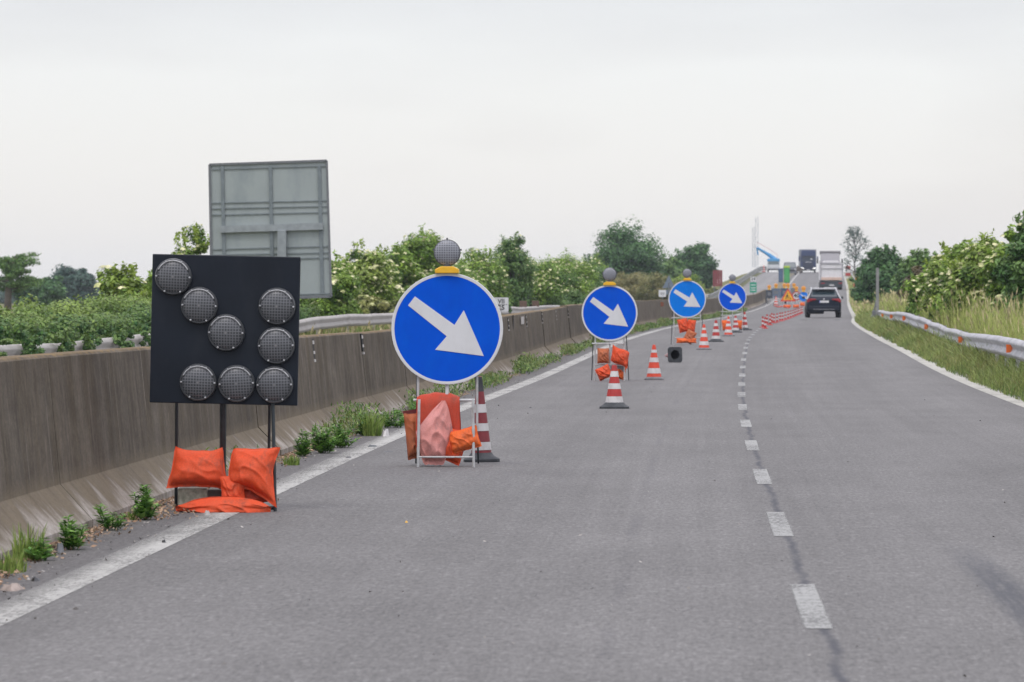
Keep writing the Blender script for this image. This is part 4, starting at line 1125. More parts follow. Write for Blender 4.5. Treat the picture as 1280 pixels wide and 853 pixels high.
# ------------------------------------------------------------------ round blue arrow signs
ARW = [(518.7, 370.7), (510, 382), (558.5, 420.6), (543.9, 437.5), (605, 445.4), (579.9, 388), (568.2, 406.4)]
def flasher(parent, z, k=1.0, back=0):
    f = MB()
    f.prism([(-.096 * k, z), (.096 * k, z), (.096 * k, z + .032 * k), (.05 * k, z + .055 * k), (-.05 * k, z + .055 * k), (-.096 * k, z + .032 * k)], -.05 * k, .05 * k)
    box = f.build('warning_lamp', M['yellow'], parent, bevel=.006 * k)
    f = MB(); f.tube((0, 0, z + .05 * k), (0, 0, z + .085 * k), .03 * k, 10); zc = z + .165 * k
    f.lathe([(.098 * k, .0), (.108 * k, -.006), (.108 * k, -.018), (.1 * k, -.022)], 32, 'y', c=(0, .01, zc))
    f.lathe([(.100 * k, .022), (.09 * k, .035), (.05 * k, .045), (.0001, .047)], 24, 'y', c=(0, 0, zc))
    for an in (90, 12, 168): f.box((math.cos(R(an)) * .112 * k, 0, zc + math.sin(R(an)) * .112 * k), (.014 * k, .02, .014 * k))
    f.build('housing', M['lens_rim'], box, smooth=True)
    f = MB(); f.lathe([(.101 * k, -.012), (.09 * k, -.026), (.06 * k, -.036), (.03 * k, -.041), (.0001, -.042)], 32, 'y')
    l = f.build('lens', M['lens_small'], box, smooth='all'); l.location = (0, 0, zc)
    return box
def blue_sign(px, py, Y, dia_px, label, rot=0, mat='blue', bars=(.53, .08), legx=.23, pole=True, seed=1, lean=0, tall=True, fy=-.06):
    c = P(px, py, Y); zb = float(rz(Y)); t = thing('arrow_sign', (c.x, Y, zb), label, 'road sign', 'round blue arrow signs along the closed lane')
    Rr = dia_px / 2 / sc(Y); zc = c.z - zb
    MM = Matrix.Translation((0, 0, zc)) @ Matrix.Rotation(R(rot), 4, 'Y')
    d = MB().lathe([(.0001, -.012), (Rr * .955, -.012), (Rr * .955, .0), (.0001, .0)], 64, 'y', M=MM).build('disc', M[mat], t, smooth=True)
    b = MB().lathe([(Rr * .945, -.0135), (Rr * .965, -.0145), (Rr * .995, -.014), (Rr, -.010), (Rr, .012), (Rr * .97, .014), (Rr * .97, -.006), (Rr * .945, -.0125)], 64, 'y', M=MM).build('border', M['white_sheet'], t, smooth=True)
    k = Rr / 70.0
    a = MB().prism([((x - 559) * k, (411 - y) * k) for x, y in ARW], -.0165, -.0125, M=MM)
    a.build('arrow', M['white_sheet'], t, bevel=.004 if Y < 60 else 0)
    
    for zq in (.3, -.3): MB().box((0, .02, zc + Rr * zq), (Rr * 1.1, .025, .03)).build('bracket', M['steel_grey'], t)
    lx = legx
    zt = zc - Rr * .55 if tall else bars[0]
    for sgn in (-1, 1):
        MB().tube((sgn * lx, .0 if tall else fy, 0), (sgn * lx * .97, .03 if tall else fy + .02, zt if tall else bars[0] + .01), .0115, 8).build('leg', M['steel'], t)
        ex = 0 if (not tall and sgn > 0) else 1
        MB().tube((sgn * (lx + .065 * ex), .62, 0), (sgn * (lx + .02 * ex), .06, zc - Rr * .35), .0075, 8).build('leg', M['steel_dark'], t)
    MB().tube((0, .035, zc - Rr * .3), (.005, .02, .12), .0125, 8).build('pole', M['steel'], t) if pole else None
    for zz in bars: MB().tube((-lx - (.05 if zz > .4 else 0), 0 if tall or zz > .4 else fy, zz), (lx, 0 if tall or zz > .4 else fy, zz), .011 if zz > .2 else .008, 8).build('crossbar', M['steel'], t)
    flasher(t, zc + Rr - .005 * 1, 1.0 if Y < 60 else 1.05)
    return t
blue_sign(559, 411, 38, 140, 'nearest and largest looking round blue sign with white arrow, pink sandbag in its frame', 0, bars=(.53, .08), legx=.222, tall=False, fy=-.20)
s1 = [o for o in scene.objects if o.name.startswith('arrow_sign')][0]
for sx in (-.236, .238): MB().tube((sx, .03, .10 if sx < 0 else .28), (sx, .03, .72), .0105, 8).build('upright', M['steel'], s1)
MB().tube((0, -.10, .24), (-.003, .035, .70), .014, 8).build('upright', M['steel'], s1)
blue_sign(762, 391.5, 76, 70, 'second round blue arrow sign, with a red and white cone standing in front', -.5, bars=(.26, .60), legx=.235)
blue_sign(859, 374, 116, 47, 'third round arrow sign, a lighter blue than the others', -5.2, 'blue_pale', bars=(.18, .66), legx=.33)
blue_sign(915.5, 371.5, 156, 35, 'farthest of the four big round blue arrow signs, three cones at its foot', -4.5, bars=(.62, .5), legx=.33)
# sandbags at the first sign
M['red_dark'] = simple('dark_red_band', (.20, .024, .03), .5, var=.15, nscale=15)
S1 = 'sandbags hung in the frame of the nearest blue arrow sign'
def p38(px, py, d=0): return P(px, py, 38 + d)
bag(p38(548, 505, .02), .38, .86, .05, M['bag_dark'], 'long dull red sandbag folded over the top bar of the nearest sign frame', (0, 0, 0), 21, deform=drape(.035, .10), group=S1, sag=0, wr=.16)
bag(p38(542, 541, -.12), .31, .54, .12, M['bag_pink'], 'faded pink sandbag hanging in the nearest sign frame', (-4, 1, 8), 25, group=S1, sag=.6, wr=.17, pin=.05,
    deform=lambda p, u, v: Vector((p.x * (1 - .88 * max(0, v) ** 1.2 - .45 * max(0, -v)) + .075 * max(0, v) + .004, p.y, p.z)))
bag(p38(580, 550, -.14), .27, .19, .12, M['bag_bright'], 'bright orange sandbag pushed out past the right leg of the nearest sign', (-6, -16, -8), 29, group=S1, sag=.2, wr=.08)
bag(p38(562, 555, -.07), .28, .30, .13, M['bag'], 'orange sandbag low in the middle of the nearest sign frame', (-6, 20, 0), 33, group=S1, sag=.5, wr=.16)
bag(p38(519, 545, .12), .17, .40, .10, M['bag_brown'], 'brown orange sandbag squeezed behind the left leg of the nearest sign', (0, -6, 20), 36, group=S1, sag=.5, wr=.15)
o = MB().prism([(-.09, .30), (.03, .32), (.03, .0), (-.02, .05)], 0, .01).build('torn_cloth', simple('maroon_cloth', (.16, .03, .03), .8), None)
o.location = p38(517, 553, .3); o.location.z -= .05; tag(o, 'dark maroon torn cloth hanging at the left of the nearest sign frame', 'cloth')
# sandbags at the second sign
S2 = 'sandbags hung in the frame of the second blue arrow sign'
p = lambda px, py, d=0: P(px, py, 76 + d)
bag(p(754, 445, -.05), .20, .26, .12, M['bag_brown'], 'brown orange sandbag upper left in the second sign frame', (0, 0, 0), 41, group=S2, wr=.16)
bag(p(775, 446, -.05), .30, .28, .12, M['bag'], 'orange sandbag with a drooping right corner in the second sign frame', (0, 8, 0), 43, group=S2, wr=.18, deform=lambda q, u, v: Vector((q.x, q.y, q.z - .05 * u * abs(u))))
bag(p(755, 466, -.12), .25, .22, .15, M['bag'], 'round orange sandbag lower left in the second sign frame', (0, -25, 0), 45, group=S2, wr=.18)
bag(p(773, 466, .1), .24, .22, .12, M['bag_bright'], 'orange sandbag lower right behind the cone at the second sign', (0, 10, 0), 47, group=S2, wr=.18)
o = MB().box((0, 0, .05), (.26, .1, .1)).build('ballast_block', M['steel_grey'], None, bevel=.01); o.location = p(771, 461, .1); o.location.z -= .05; tag(o, 'small grey block on the lower bar of the second sign frame', 'block')
S3 = 'sandbags at the third blue arrow sign'
p = lambda px, py, d=0: P(px, py, 116 + d)
bag(p(854, 407), .26, .36, .12, M['bag'], 'upper left orange sandbag under the pale blue sign', (0, -12, 0), 51, group=S3, wr=.2)
bag(p(864, 408), .22, .34, .12, M['bag'], 'upper right orange sandbag under the pale blue sign', (0, 8, 0), 53, group=S3, wr=.2)
bag(p(862, 421, -.1), .26, .34, .14, M['bag_brown'], 'dirty orange sandbag in the middle under the pale blue sign', (0, 28, 0), 55, group=S3, wr=.2)
bag(p(858, 426, -.15), .52, .13, .14, M['bag_bright'], 'long orange sandbag on the asphalt under the pale blue sign', (0, 0, 0), 57, group=S3, wr=.15)
p = lambda px, py, d=0: P(px, py, 156 + d)
bag(p(906.5, 407), .22, .38, .14, M['bag_bright'], 'orange sandbag at the left leg of the farthest big blue sign', (0, -6, 0), 61, wr=.2)
bag(p(924, 406), .20, .30, .14, M['bag_bright'], 'fluorescent orange sandbag between the cones of the farthest big blue sign', (0, 6, 0), 63, wr=.2)

# ------------------------------------------------------------------ traffic cones
def cone(label, H=.52, rb=.12, rt=.026, bw=.36, bands=None, basemat='rubber', boot=False, group=None, red='red_band'):
    t = thing('traffic_cone', (0, 0, 0), label, 'traffic cone', group)
    z0 = .03
    bands = bands or [('r', .0, .15), ('w', .15, .33), ('r', .33, .52), ('w', .52, .68), ('r', .68, .84), ('w', .84, .90), ('r', .90, 1.0)]
    mb = MB(); mats = [M[red], M['white_band'], M['rubber']]
    for c, a, b in bands:
        mb.mi = {'r': 0, 'w': 1, 'k': 2}[c]
        ra, rb_ = rb + (rt - rb) * a, rb + (rt - rb) * b
        e = .002 if c == 'w' else 0
        mb.lathe([(ra + e, z0 + a * (H - z0)), (rb_ + e, z0 + b * (H - z0) - .001)], 28)
    mb.mi = 0; mb.lathe([(rt, H), (rt * .6, H + .004), (rt * .6, H - .02)], 20)
    me = mb
    # drop the caps the lathe adds inside the bands
    keep = [i for i, f in enumerate(me.f) if len(f) <= 4]
    me.f = [me.f[i] for i in keep]; me.m = [me.m[i] for i in keep]
    me.build('cone_body', mats, t, smooth=True)
    MB().lathe([(rb * .93, .012), (rt * .85, H * .97), (.0001, H * .975)], 24).build('shade_liner', M['black'], t, smooth=True)  # added black liner keeps the hollow dark where the sky would light it
    bm_ = MB(); n = 32; outer = []; inner = []
    for i in range(n):
        a = 2 * math.pi * (i + .5) / n; c_, s_ = math.cos(a), math.sin(a); k = bw / 2 / max(abs(c_), abs(s_)); k = min(k, bw / 2 * 1.27)
        outer.append((c_ * k, s_ * k)); inner.append((c_ * rb * .96, s_ * rb * .96))
    rowsb = [[(x, y, zz) for x, y in ring] for ring, zz in ((inner, .0), (outer, .0), (outer, .022), ([(x * .93, y * .93) for x, y in outer], .03), ([(x * 1.15, y * 1.15) for x, y in inner], .034), (inner, .05 if not boot else .075), (inner, .0))]
    if boot: rowsb[4] = [(x * 1.28, y * 1.28, .045) for x, y in inner]
    rowsb = [r_ + [r_[0]] for r_ in rowsb]
    bm_.grid([[Vector(v) for v in r_] for r_ in rowsb]); bm_.build('base', M[basemat], t, smooth=True)
    return t
CG = 'red and white traffic cones between the blue signs'
BA = [('k', .0, .08), ('w', .08, .24), ('r', .24, .42), ('w', .42, .56), ('r', .56, .72), ('w', .72, .86), ('r', .86, 1.0)]
BB = [('r', .0, .14), ('w', .14, .30), ('r', .30, .48), ('w', .48, .62), ('r', .62, .77), ('w', .77, .86), ('r', .86, 1.0)]
g = ground(768, 511); k = 54 / sc(g.y)
ca = cone('red and white cone with a thick black base in front of the second blue sign', k, .115, .03, .36, BA, boot=True, group=CG); ca.location = g
g = ground(817.5, 475); k = 43.5 / sc(g.y)
cb = cone('red and white cone with thin grey base standing alone right of the second blue sign', k, .125, .024, .31, BB, 'rubber_grey', group=CG, red='red_bright'); cb.location = g
cb.name = 'traffic_cone'
# tall cone behind the first sign
g = ground(602, 579); g.y += .25; g.x = P(602, 560, g.y).x
ct = cone('tall slender red and white cone behind the right legs of the nearest blue sign', .70, .088, .022, .29,
          [('r', 0, .10), ('w', .10, .2), ('r', .2, .335), ('w', .335, .43), ('r', .43, .56), ('w', .56, .665), ('r', .665, .82), ('k', .82, 1)], boot=True, red='red_dark')
ct.location = g; ct.rotation_euler = (0, R(-1.5), R(6))
g = ground(880, 437.5); c1 = dup(cb, g, 'cone with a red foot band right of the sandbags of the pale blue sign', .2); c1.scale = (1.0, 1.0, 1.02)
g = ground(895, 427.5); c2 = dup(ca, g, 'cone with a dark base between the pale blue sign and the farthest big blue sign', .1); c2.scale = (1.05,) * 3
g = ground(910.5, 420.5); c3 = dup(cb, g, 'first of the three cones at the farthest big blue sign, with the grey base', .5)
g = ground(919.5, 416); c4 = dup(ca, g, 'middle one of the three cones at the farthest big blue sign', .3)
g = ground(930.5, 413); c5 = dup(ca, g, 'rightmost and farthest of the three cones at the farthest big blue sign', .7); c5.scale = (1.1, 1.1, 1.15)
# the toppled cone
g = ground(844, 453.5)
tc = dup(ca, (g.x, g.y, g.z + .152), 'toppled cone showing its square black base and hollow inside'); tc.scale = (.84, .84, .84)
tc.rotation_euler = (R(-93), 0, R(24))
# low red delineators leading into the right lane
def delineator():
    t = thing('lane_delineator', (0, 0, 0), '', 'lane delineator', 'low red delineators curving across the lane line')
    mb = MB(); mats = [M['red_band'], M['white_band']]
    for c, a, b in ((0, .02, .12), (1, .12, .18), (0, .18, .27), (1, .27, .32), (0, .32, .40)):
        mb.mi = c; mb.lathe([(.045 - a * .03, a), (.045 - b * .03, b)], 12)
    mb.build('post', mats, t, smooth=True)
    MB().lathe([(.12, 0), (.12, .018), (.05, .04), (.0001, .04)], 14).build('foot', M['red_band'], t, smooth=True)
    return t
dl = delineator()
pts = [(953.5, 409.5), (956.5, 411), (958.8, 405.6), (962.6, 406.8), (964.8, 403.2), (967.5, 404.2), (971.3, 403.4), (975, 401.8), (978, 401.5), (981.6, 400.2), (985.2, 399), (988.3, 397.8), (991.3, 396.6), (994, 395.4), (996.4, 394.4), (998.7, 393.3), (1000.8, 392.4), (1002.6, 391.6)]
words = ['second', 'third', 'fourth', 'fifth', 'sixth', 'seventh', 'eighth', 'ninth', 'tenth', 'eleventh', 'twelfth', 'thirteenth', 'fourteenth', 'fifteenth', 'sixteenth', 'seventeenth']
for i, (px, py) in enumerate(pts):
    g = ground(px, py)
    lab = 'low red and white delineator, leftmost of the curving row' if i == 0 else ('low red and white delineator at the car end of the curving row' if i == len(pts) - 1 else 'low red and white delineator, %s from the left in the curving row' % words[i - 1])
    if i == 0: dl.location = g; dl['label'] = lab
    else: dup(dl, g, lab)

# ------------------------------------------------------------------ big sign seen from behind
Yb = 117.0; s_ = sc(Yb); cc_ = P(338, 288, Yb); xb = float(dx(Yb) + rl(Yb)) - .7
bs = thing('large_sign', (cc_.x, Yb, float(tz(-10.8, Yb))), 'large square traffic sign seen from its grey braced back on a steel post', 'sign back')
def bsp(px, py): q = P(px, py, Yb); return (q.x - cc_.x, q.z - bs.location.z)
c4_ = [bsp(262, 206), bsp(408.5, 201), bsp(414, 371), bsp(265, 376)]
MB().prism(c4_, -.005, .02).build('plate', simple('sign_back_grey', (.30, .34, .335), .55, .15, var=.05, nscale=.8, dirt=(.21, .25, .26), dscale=1.0, damt=.9), bs)
fr = MB()
def bar_(p0, p1, w, d=.03, m=fr):
    a, b = Vector((p0[0], -.005, p0[1])), Vector((p1[0], -.005, p1[1])); u = (b - a).normalized(); n_ = Vector((-u.z, 0, u.x)) * w / 2
    m.add([a + n_, a - n_, b - n_, b + n_, a + n_ + Vector((0, -d, 0)), a - n_ + Vector((0, -d, 0)), b - n_ + Vector((0, -d, 0)), b + n_ + Vector((0, -d, 0))],
          [(0, 1, 2, 3), (4, 7, 6, 5), (0, 4, 5, 1), (1, 5, 6, 2), (2, 6, 7, 3), (3, 7, 4, 0)])
for i in range(4): bar_(c4_[i], c4_[(i + 1) % 4], .055, .05)
fr.build('frame', M['steel_grey'].copy(), bs)
brm = simple('brace_steel', (.17, .20, .21), .55, .25)
for xa, xb_ in ((278, 281), (338, 341), (399, 403)):
    vb = MB(); bar_(bsp(xa, 208), bsp(xb_, 368), .085, .045, vb); vb.build('vertical_brace', brm, bs)
rbm = simple('rib_steel', (.19, .22, .23), .55, .25)
for ya, yb in ((212, 207.5), (254, 251), (261, 258), (269, 265.5), (312, 308), (319, 316), (327, 322), (372, 367)):
    hb = MB(); bar_(bsp(265 + (ya > 300) * 2, ya), bsp(409 + (ya > 300) * 3, yb), .028, .03, hb); hb.build('horizontal_rib', rbm, bs)
bb_ = MB(); bar_(bsp(276, 287), bsp(404, 283), .17, .12, bb_); bb_.build('main_beam', simple('beam_steel', (.27, .30, .31), .5, .3), bs)
q = bsp(353, 288); MB().box((q[0], -.14, q[1] / 2), (.22, .14, q[1])).build('post', simple('post_steel', (.26, .29, .30), .5, .3), bs, bevel=.01)

# ------------------------------------------------------------------ small plates by the opposite rail
def plate_sign(name, px, py, Y, w, h, label, cat='sign', mat='white_sheet', lines=None, th=.02):
    c = P(px, py, Y); zb = gz(c.x, Y) if c.x - dx(Y) < -9 else float(rz(Y))
    t = thing(name, (c.x, Y, zb), label, cat); z = c.z - zb
    MB().box((0, 0, z), (w, th, h)).build('plate', M[mat], t)
    MB().tube((0, .04, 0), (0, .04, z + h * .4), .03, 8).build('post', M['steel_grey'], t)
    return t, z
t, z = plate_sign('distance_plate', 623.5, 381, 181, .74, .54, 'small white distance plate reading VII over 25 beside the nearest blue disc')
text('lettering', ' VII', .17, (.06, -.013, z + .12), M['black'], t, bold=.006); text('lettering', ' 25', .18, (.06, -.013, z - .12), M['black'], t, bold=.008)
MB().box((.02, -.012, z), (.62, .004, .015)).build('divider', M['black'], t)
t, z = plate_sign('small_plate', 828, 367, 300, .46, .44, 'small blank looking white plate on the rail left of the pale blue sign')
MB().box((0, -.012, z + .02), (.28, .004, .04)).build('marking', M['lens_rim'], t); MB().box((0, -.012, z - .08), (.24, .004, .03)).build('marking', M['lens_rim'], t)
c = P(836, 353, 340); zb = gz(c.x, 340)
t = thing('triangular_sign', (c.x, 340, zb), 'grey blue back of a triangular sign left above the pale blue disc', 'sign back'); z = c.z - zb
MB().prism([(-.45, z - .42), (.45, z - .42), (0, z + .5)], 0, .02).build('plate', simple('dull_back', (.13, .17, .22), .6), t); MB().tube((0, -.03, 0), (0, -.03, z), .04, 8).build('post', M['steel_grey'], t)
MB().box((0, 0, z - .72), (.5, .02, .36)).build('lower_plate', simple('dull_back2', (.13, .17, .22), .6), t)
c = P(897, 348, 455); zb = gz(c.x, 455)
t = thing('red_panel', (c.x, 455, zb), 'narrow upright dark red panel on posts beyond the opposite rail', 'panel'); z = c.z - zb
mr = simple('dark_red_panel', (.19, .035, .04), .6, var=.2, dirt=(.12, .05, .05), dscale=1)
q = MB()
for i in range(4): q.box((-.345 + i * .23, 0, z), (.215, .05, 1.55))
q.build('panel', mr, t)
for xx in (-.3, .3): MB().tube((xx, .05, 0), (xx, .05, z), .05, 6).build('post', M['steel_grey'], t)
c = P(941.5, 349, 425); X = wall_x(425) - .3; zb = float(rz(425))
t = thing('kilometre_marker', (c.x, 425, zb), 'kilometre marker on the barrier end, white 24 plate above a green plate', 'marker'); z = c.z - zb
MB().box((0, 0, z), (.48, .03, .42)).build('plate', M['white_sheet'], t); text('lettering', '24', .28, (0, -.018, z), M['black'], t, bold=.008)
gm = simple('green_sheeting', (.01, .27, .16), .45)
z2 = P(941.5, 359.5, 425).z - zb
MB().box((0, 0, z2), (.60, .03, .92)).build('green_plate', gm, t)
for dz in (.22, -.05, -.25): MB().box((0, -.018, z2 + dz), (.42, .004, .07)).build('marking', M['white_sheet'], t)
MB().tube((0, .05, 0), (0, .05, z), .04, 6).build('post', M['steel_grey'], t)

# grey post at the end of the right guard rail
Yp = 190; a = P(1097, 335, Yp); zb = gz(a.x, Yp)
t = thing('verge_post', (a.x, Yp, zb), 'tall grey steel channel post with a raking stay at the guard rail end', 'post')
H_ = a.z - zb
q = MB(); q.box((0, 0, H_ / 2), (.03, .13, H_)); q.box((-.04, -.05, H_ / 2), (.05, .03, H_ * .995)); q.box((.035, -.05, H_ / 2), (.04, .03, H_ * .985))
q.build('channel', simple('post_grey', (.27, .27, .265), .5, .3), t, bevel=.008)
MB().tube((-.24, 0, .15), (-.04, 0, .95), .035, 6).build('stay', M['steel_grey'], t)
MB().box((-.12, 0, .3), (.2, .1, .5)).build('base_bracket', M['steel_grey'], t, bevel=.02)
# little sign with lamp on the far right verge
Yq = 440; c = P(1071, 357, Yq); zb = gz(c.x, Yq); z = c.z - zb
t = thing('restriction_sign', (c.x, Yq, zb), 'small round white and red sign with an orange lamp on the far right verge', 'road sign')
MB().lathe([(.0001, -.01), (.32, -.01), (.32, .01)], 24, 'y', c=(0, 0, z)).build('disc', M['red_bright'], t)
MB().lathe([(.0001, -.02), (.22, -.02), (.22, -.011)], 24, 'y', c=(0, 0, z)).build('face', M['white_sheet'], t)
MB().tube((0, .05, 0), (0, .05, z), .035, 6).build('post', M['steel_grey'], t); 
MB().box((0, 0, z + .55), (.30, .15, .40)).build('lamp', M['amber'], t, bevel=.04)
Yq = 600; c = P(1060, 340, Yq); zb = gz(c.x, Yq); z = c.z - zb
t = thing('chevron_sign', (c.x, Yq, zb), 'hazy red and white panel stack beside the far bridge ramp on the right', 'road sign')
for dz, m_ in ((.55, 'red_band'), (.1, 'white_band'), (-.35, 'red_band'), (-.7, 'white_band')): MB().box((0, 0, z + dz), (.62, .05, .40)).build('stripe_panel', M[m_], t)
MB().tube((0, .05, 0), (0, .05, z + .7), .05, 6).build('post', M['steel_grey'], t)

# ------------------------------------------------------------------ signs where the right lane is closed off, far ahead
Yw = 368.0; zb = float(rz(Yw))
def stand(t, w, z): 
    for sx in (-1, 1): MB().tube((sx * w, -.1, 0), (sx * w * .6, 0, z), .02, 6).build('leg', M['steel'], t)
def smalllamp(t, z, m='amber', k=1.0):
    b = MB().box((0, 0, z + .05 * k), (.22 * k, .12, .10 * k)).build('warning_lamp', M['yellow'], t, bevel=.01)
    MB().lathe([(.0001, -.07), (.13 * k, -.05), (.15 * k, 0), (.13 * k, .05), (.0001, .07)], 16, 'y', c=(0, 0, z + .24 * k)).build('lens', M[m], b, smooth=True)
c = P(985, 370.5, Yw); t = thing('roadworks_sign', (c.x, Yw, zb), 'yellow triangular roadworks warning sign with a red border far ahead', 'road sign'); z = c.z - zb
tri = lambda k, zo=0: [(-.60 * k, z - .40 * k + zo), (.60 * k, z - .40 * k + zo), (0, z + .64 * k + zo)]
yel = simple('yellow_sheeting', (.78, .42, .01), .45)
MB().prism(tri(1), -.01, .01).build('border', M['red_bright'], t); MB().prism(tri(.70, .0), -.016, -.011).build('face', yel, t)
q = MB(); q.prism([(-.20, z - .22), (-.14, z - .22), (-.06, z + .02), (-.02, z - .2), (.04, z - .2), (.0, z + .08), (-.06, z + .16), (-.14, z + .05)], -.021, -.017)
q.prism([(-.08, z + .17), (-.01, z + .17), (-.01, z + .25), (-.08, z + .25)], -.021, -.017); q.prism([(.04, z + .03), (.08, z + .05), (.2, z - .14), (.24, z - .22), (.12, z - .22), (.17, z - .14)], -.021, -.017)
q.build('pictogram', M['black'], t); stand(t, .45, z - .35); smalllamp(t, z + .62)
c = P(995.5, 370, Yw + 3); t = thing('speed_limit_sign', (c.x, Yw + 3, zb), 'round white 40 speed limit sign with a red ring right of the triangular sign', 'road sign'); z = c.z - zb
MB().lathe([(.0001, -.01), (.36, -.01), (.36, .01)], 28, 'y', c=(0, 0, z)).build('ring', M['red_band'], t)
MB().lathe([(.0001, -.02), (.27, -.02), (.27, -.011)], 28, 'y', c=(0, 0, z)).build('face', M['white_sheet'], t)
text('lettering', '40', .32, (0, -.026, z), M['black'], t, bold=.012); stand(t, .3, z - .3); smalllamp(t, z + .36)
q = MB().prism([(-.16, z + .36), (.16, z + .36), (0, z + .66)], -.03, -.015).build('upper_triangle', M['red_bright'], t)
c = P(1004.5, 371, Yw - 2); t = thing('arrow_sign', (c.x, Yw - 2, zb), 'small far round blue arrow sign just left of the dark car roof', 'road sign'); z = c.z - zb; Rr = .36
MB().lathe([(.0001, -.01), (Rr, -.01), (Rr, .01)], 28, 'y', c=(0, 0, z)).build('disc', M['blue_pale'], t)
MM = Matrix.Translation((0, 0, z)); kk = Rr / 70
MB().prism([((x - 559) * kk, (411 - y) * kk) for x, y in ARW], -.02, -.012, M=MM).build('arrow', M['white_sheet'], t)
stand(t, .3, z - .3); smalllamp(t, z + .36, k=1.15)
WG = 'sandbags and red cloth at the foot of the far warning signs'
for px, py, w, h, lb, sd in ((984, 383, .62, .22, 'flat orange sandbag at the foot of the triangular sign', 71), (995, 383, .5, .26, 'orange sandbag at the foot of the 40 sign', 72), (1003, 380.5, .4, .3, 'orange sandbag at the foot of the small far blue sign', 73)):
    bag(P(px, py, Yw - 3), w, h, .2, M['bag_bright'], lb, seed=sd, group=WG)
# row of backs of lamp signs and a sign trailer behind them
for i, (px, py, Y, w, h, lb) in enumerate(((961.5, 368, 400, .55, .9, 'leftmost blurred dark sign stand with an amber lamp before the ramp'), (970, 366, 404, .75, .9, 'grey blue sign stand with an amber lamp, second from the left before the ramp'),
                                    (980.5, 366, 396, .6, .9, 'dark blue sign stand with an amber lamp just left above the triangular sign'), (992.5, 365, 408, .6, .8, 'grey sign stand with an amber lamp above the 40 sign'))):
    c = P(px, py, Y); zb2 = float(rz(Y)); t = thing('sign_stand', (c.x, Y, zb2), lb, 'sign stand', 'blurred lamp signs before the bridge ramp'); z = c.z - zb2
    m_ = simple('panel_tone', [(.035, .045, .06), (.10, .14, .19), (.03, .07, .13), (.16, .17, .18)][i], .5)
    MB().box((0, 0, z), (w, .04, h * .8)).build('panel', m_, t, bevel=.02); MB().box((0, -.03, z + .02), (w * .5, .01, h * .3)).build('marking', M['steel_grey'], t)
    stand(t, w * .45, z - h * .3); smalllamp(t, z + h * .42, k=1.05)
c = ground(969, 379); t = thing('sign_trailer', (c.x, 415, float(rz(415))), 'low grey blue works trailer with dark tyre behind the lamp signs', 'trailer')
MB().box((0, 0, .75), (1.6, 2.6, .55)).build('body', simple('trailer_blue', (.13, .18, .24), .5), t, bevel=.05)
for sx in (-1, 1): MB().lathe([(.0001, -.1), (.2, -.1), (.32, -.07), (.32, .07), (.2, .1), (.0001, .1)], 20, 'x', c=(sx * .82, 0, .32)).build('wheel', M['rubber'], t, smooth=True)
MB().box((0, -1.32, 1.1), (1.5, .05, .12)).build('tail_bar', M['red_bright'], t)
g = ground(970, 382); c6 = dup(cb, g, 'far orange cone left of the triangular roadworks sign', .2); c6.scale = (1.6, 1.6, 1.35)
g = ground(966, 383); 
mb = MB(); pts_ = [ground(x, y) for x, y in ((968, 383), (973, 384.5), (979, 384), (986, 386))]
mb.path([v + Vector((0, 0, .05)) for v in pts_], .05, 6); o = mb.build('barrier_tape', M['red_bright'], None); tag(o, 'red tape lying on the asphalt left of the triangular sign', 'tape')
# portable cabins on the ramp
for px, py0, py1, Y, w, col, lb, cap in ((983.5, 333, 352.5, 585, .72, (.04, .25, .07), 'bright green portable toilet with a yellow green roof on the ramp', (.35, .50, .03)), (976, 336, 350, 590, .55, (.05, .09, .15), 'dark blue upright cabinet left of the green portable toilet', (.08, .12, .18))):
    a = P(px, py0, Y); b = P(px, py1, Y); t = thing('portable_toilet', (a.x, Y, float(rz(Y))), lb, 'portable toilet' if cap[1] > .4 else 'cabinet'); h = a.z - rz(Y)
    MB().box((0, 0, h * .47), (w, .8, h * .94)).build('cabin', simple('cabin_paint', col, .5), t, bevel=.03); MB().box((0, 0, h * .96), (w * 1.05, .85, h * .12)).build('roof', simple('cabin_roof', cap, .5), t, bevel=.04)
    MB().box((0, -.41, h * .45), (w * .7, .02, h * .75)).build('door', simple('cabin_door', tuple(v * 1.3 for v in col), .5), t)
    if cap[1] < .4: t.name = 'blue_cabinet'
# ================================================================== VEHICLES
M['car_paint'] = simple('dark_blue_car_paint', (.006, .011, .024), .4, 0, var=.05, coat=.12, spec=.2)
M['car_glass'] = simple('car_glass', (.02, .035, .045), .12, var=.05, spec=.8)
M['tail_red'] = simple('tail_lamp_red', (.30, .012, .02), .25, var=.1)
M['plate_w'] = simple('number_plate', (.62, .62, .62), .5)
M['plate_b'] = simple('plate_blue', (.03, .07, .4), .5)
M['tyre'] = simple('tyre', (.015, .015, .016), .85)
M['glint_silver'] = simple('trim_sky_glint', (.55, .56, .58), .3, .2)  # pale silver also stands in for sky reflected on roof and pillars
M['rim'] = simple('wheel_rim', (.28, .28, .3), .35, .7)
def loft(secs, ring):
    mb = MB(); rows = [[Vector((x, y, z)) for x, z in ring(*s)] for y, *s in secs]
    mb.grid(rows); b = len(mb.v); n = len(rows[0])
    mb.add(rows[0], [tuple(range(n))]); mb.add(rows[-1], [tuple(range(n))[::-1]]); return mb
def ring(w, zb, belt, wt, zt):
    h = [(w * .86, zb), (w * .97, zb + .09), (w, zb + (belt - zb) * .45), (w * .985, belt - .08), (w * .94, belt)]
    h += [(w * .94 + (wt - w * .94) * .5, belt + (zt - belt) * .52), (wt, zt - .07), (wt * .93, zt - .02), (wt * .6, zt + .005), (0, zt + .018)]
    return h + [(-x, z) for x, z in h[-2::-1]] + [(0, zb)]
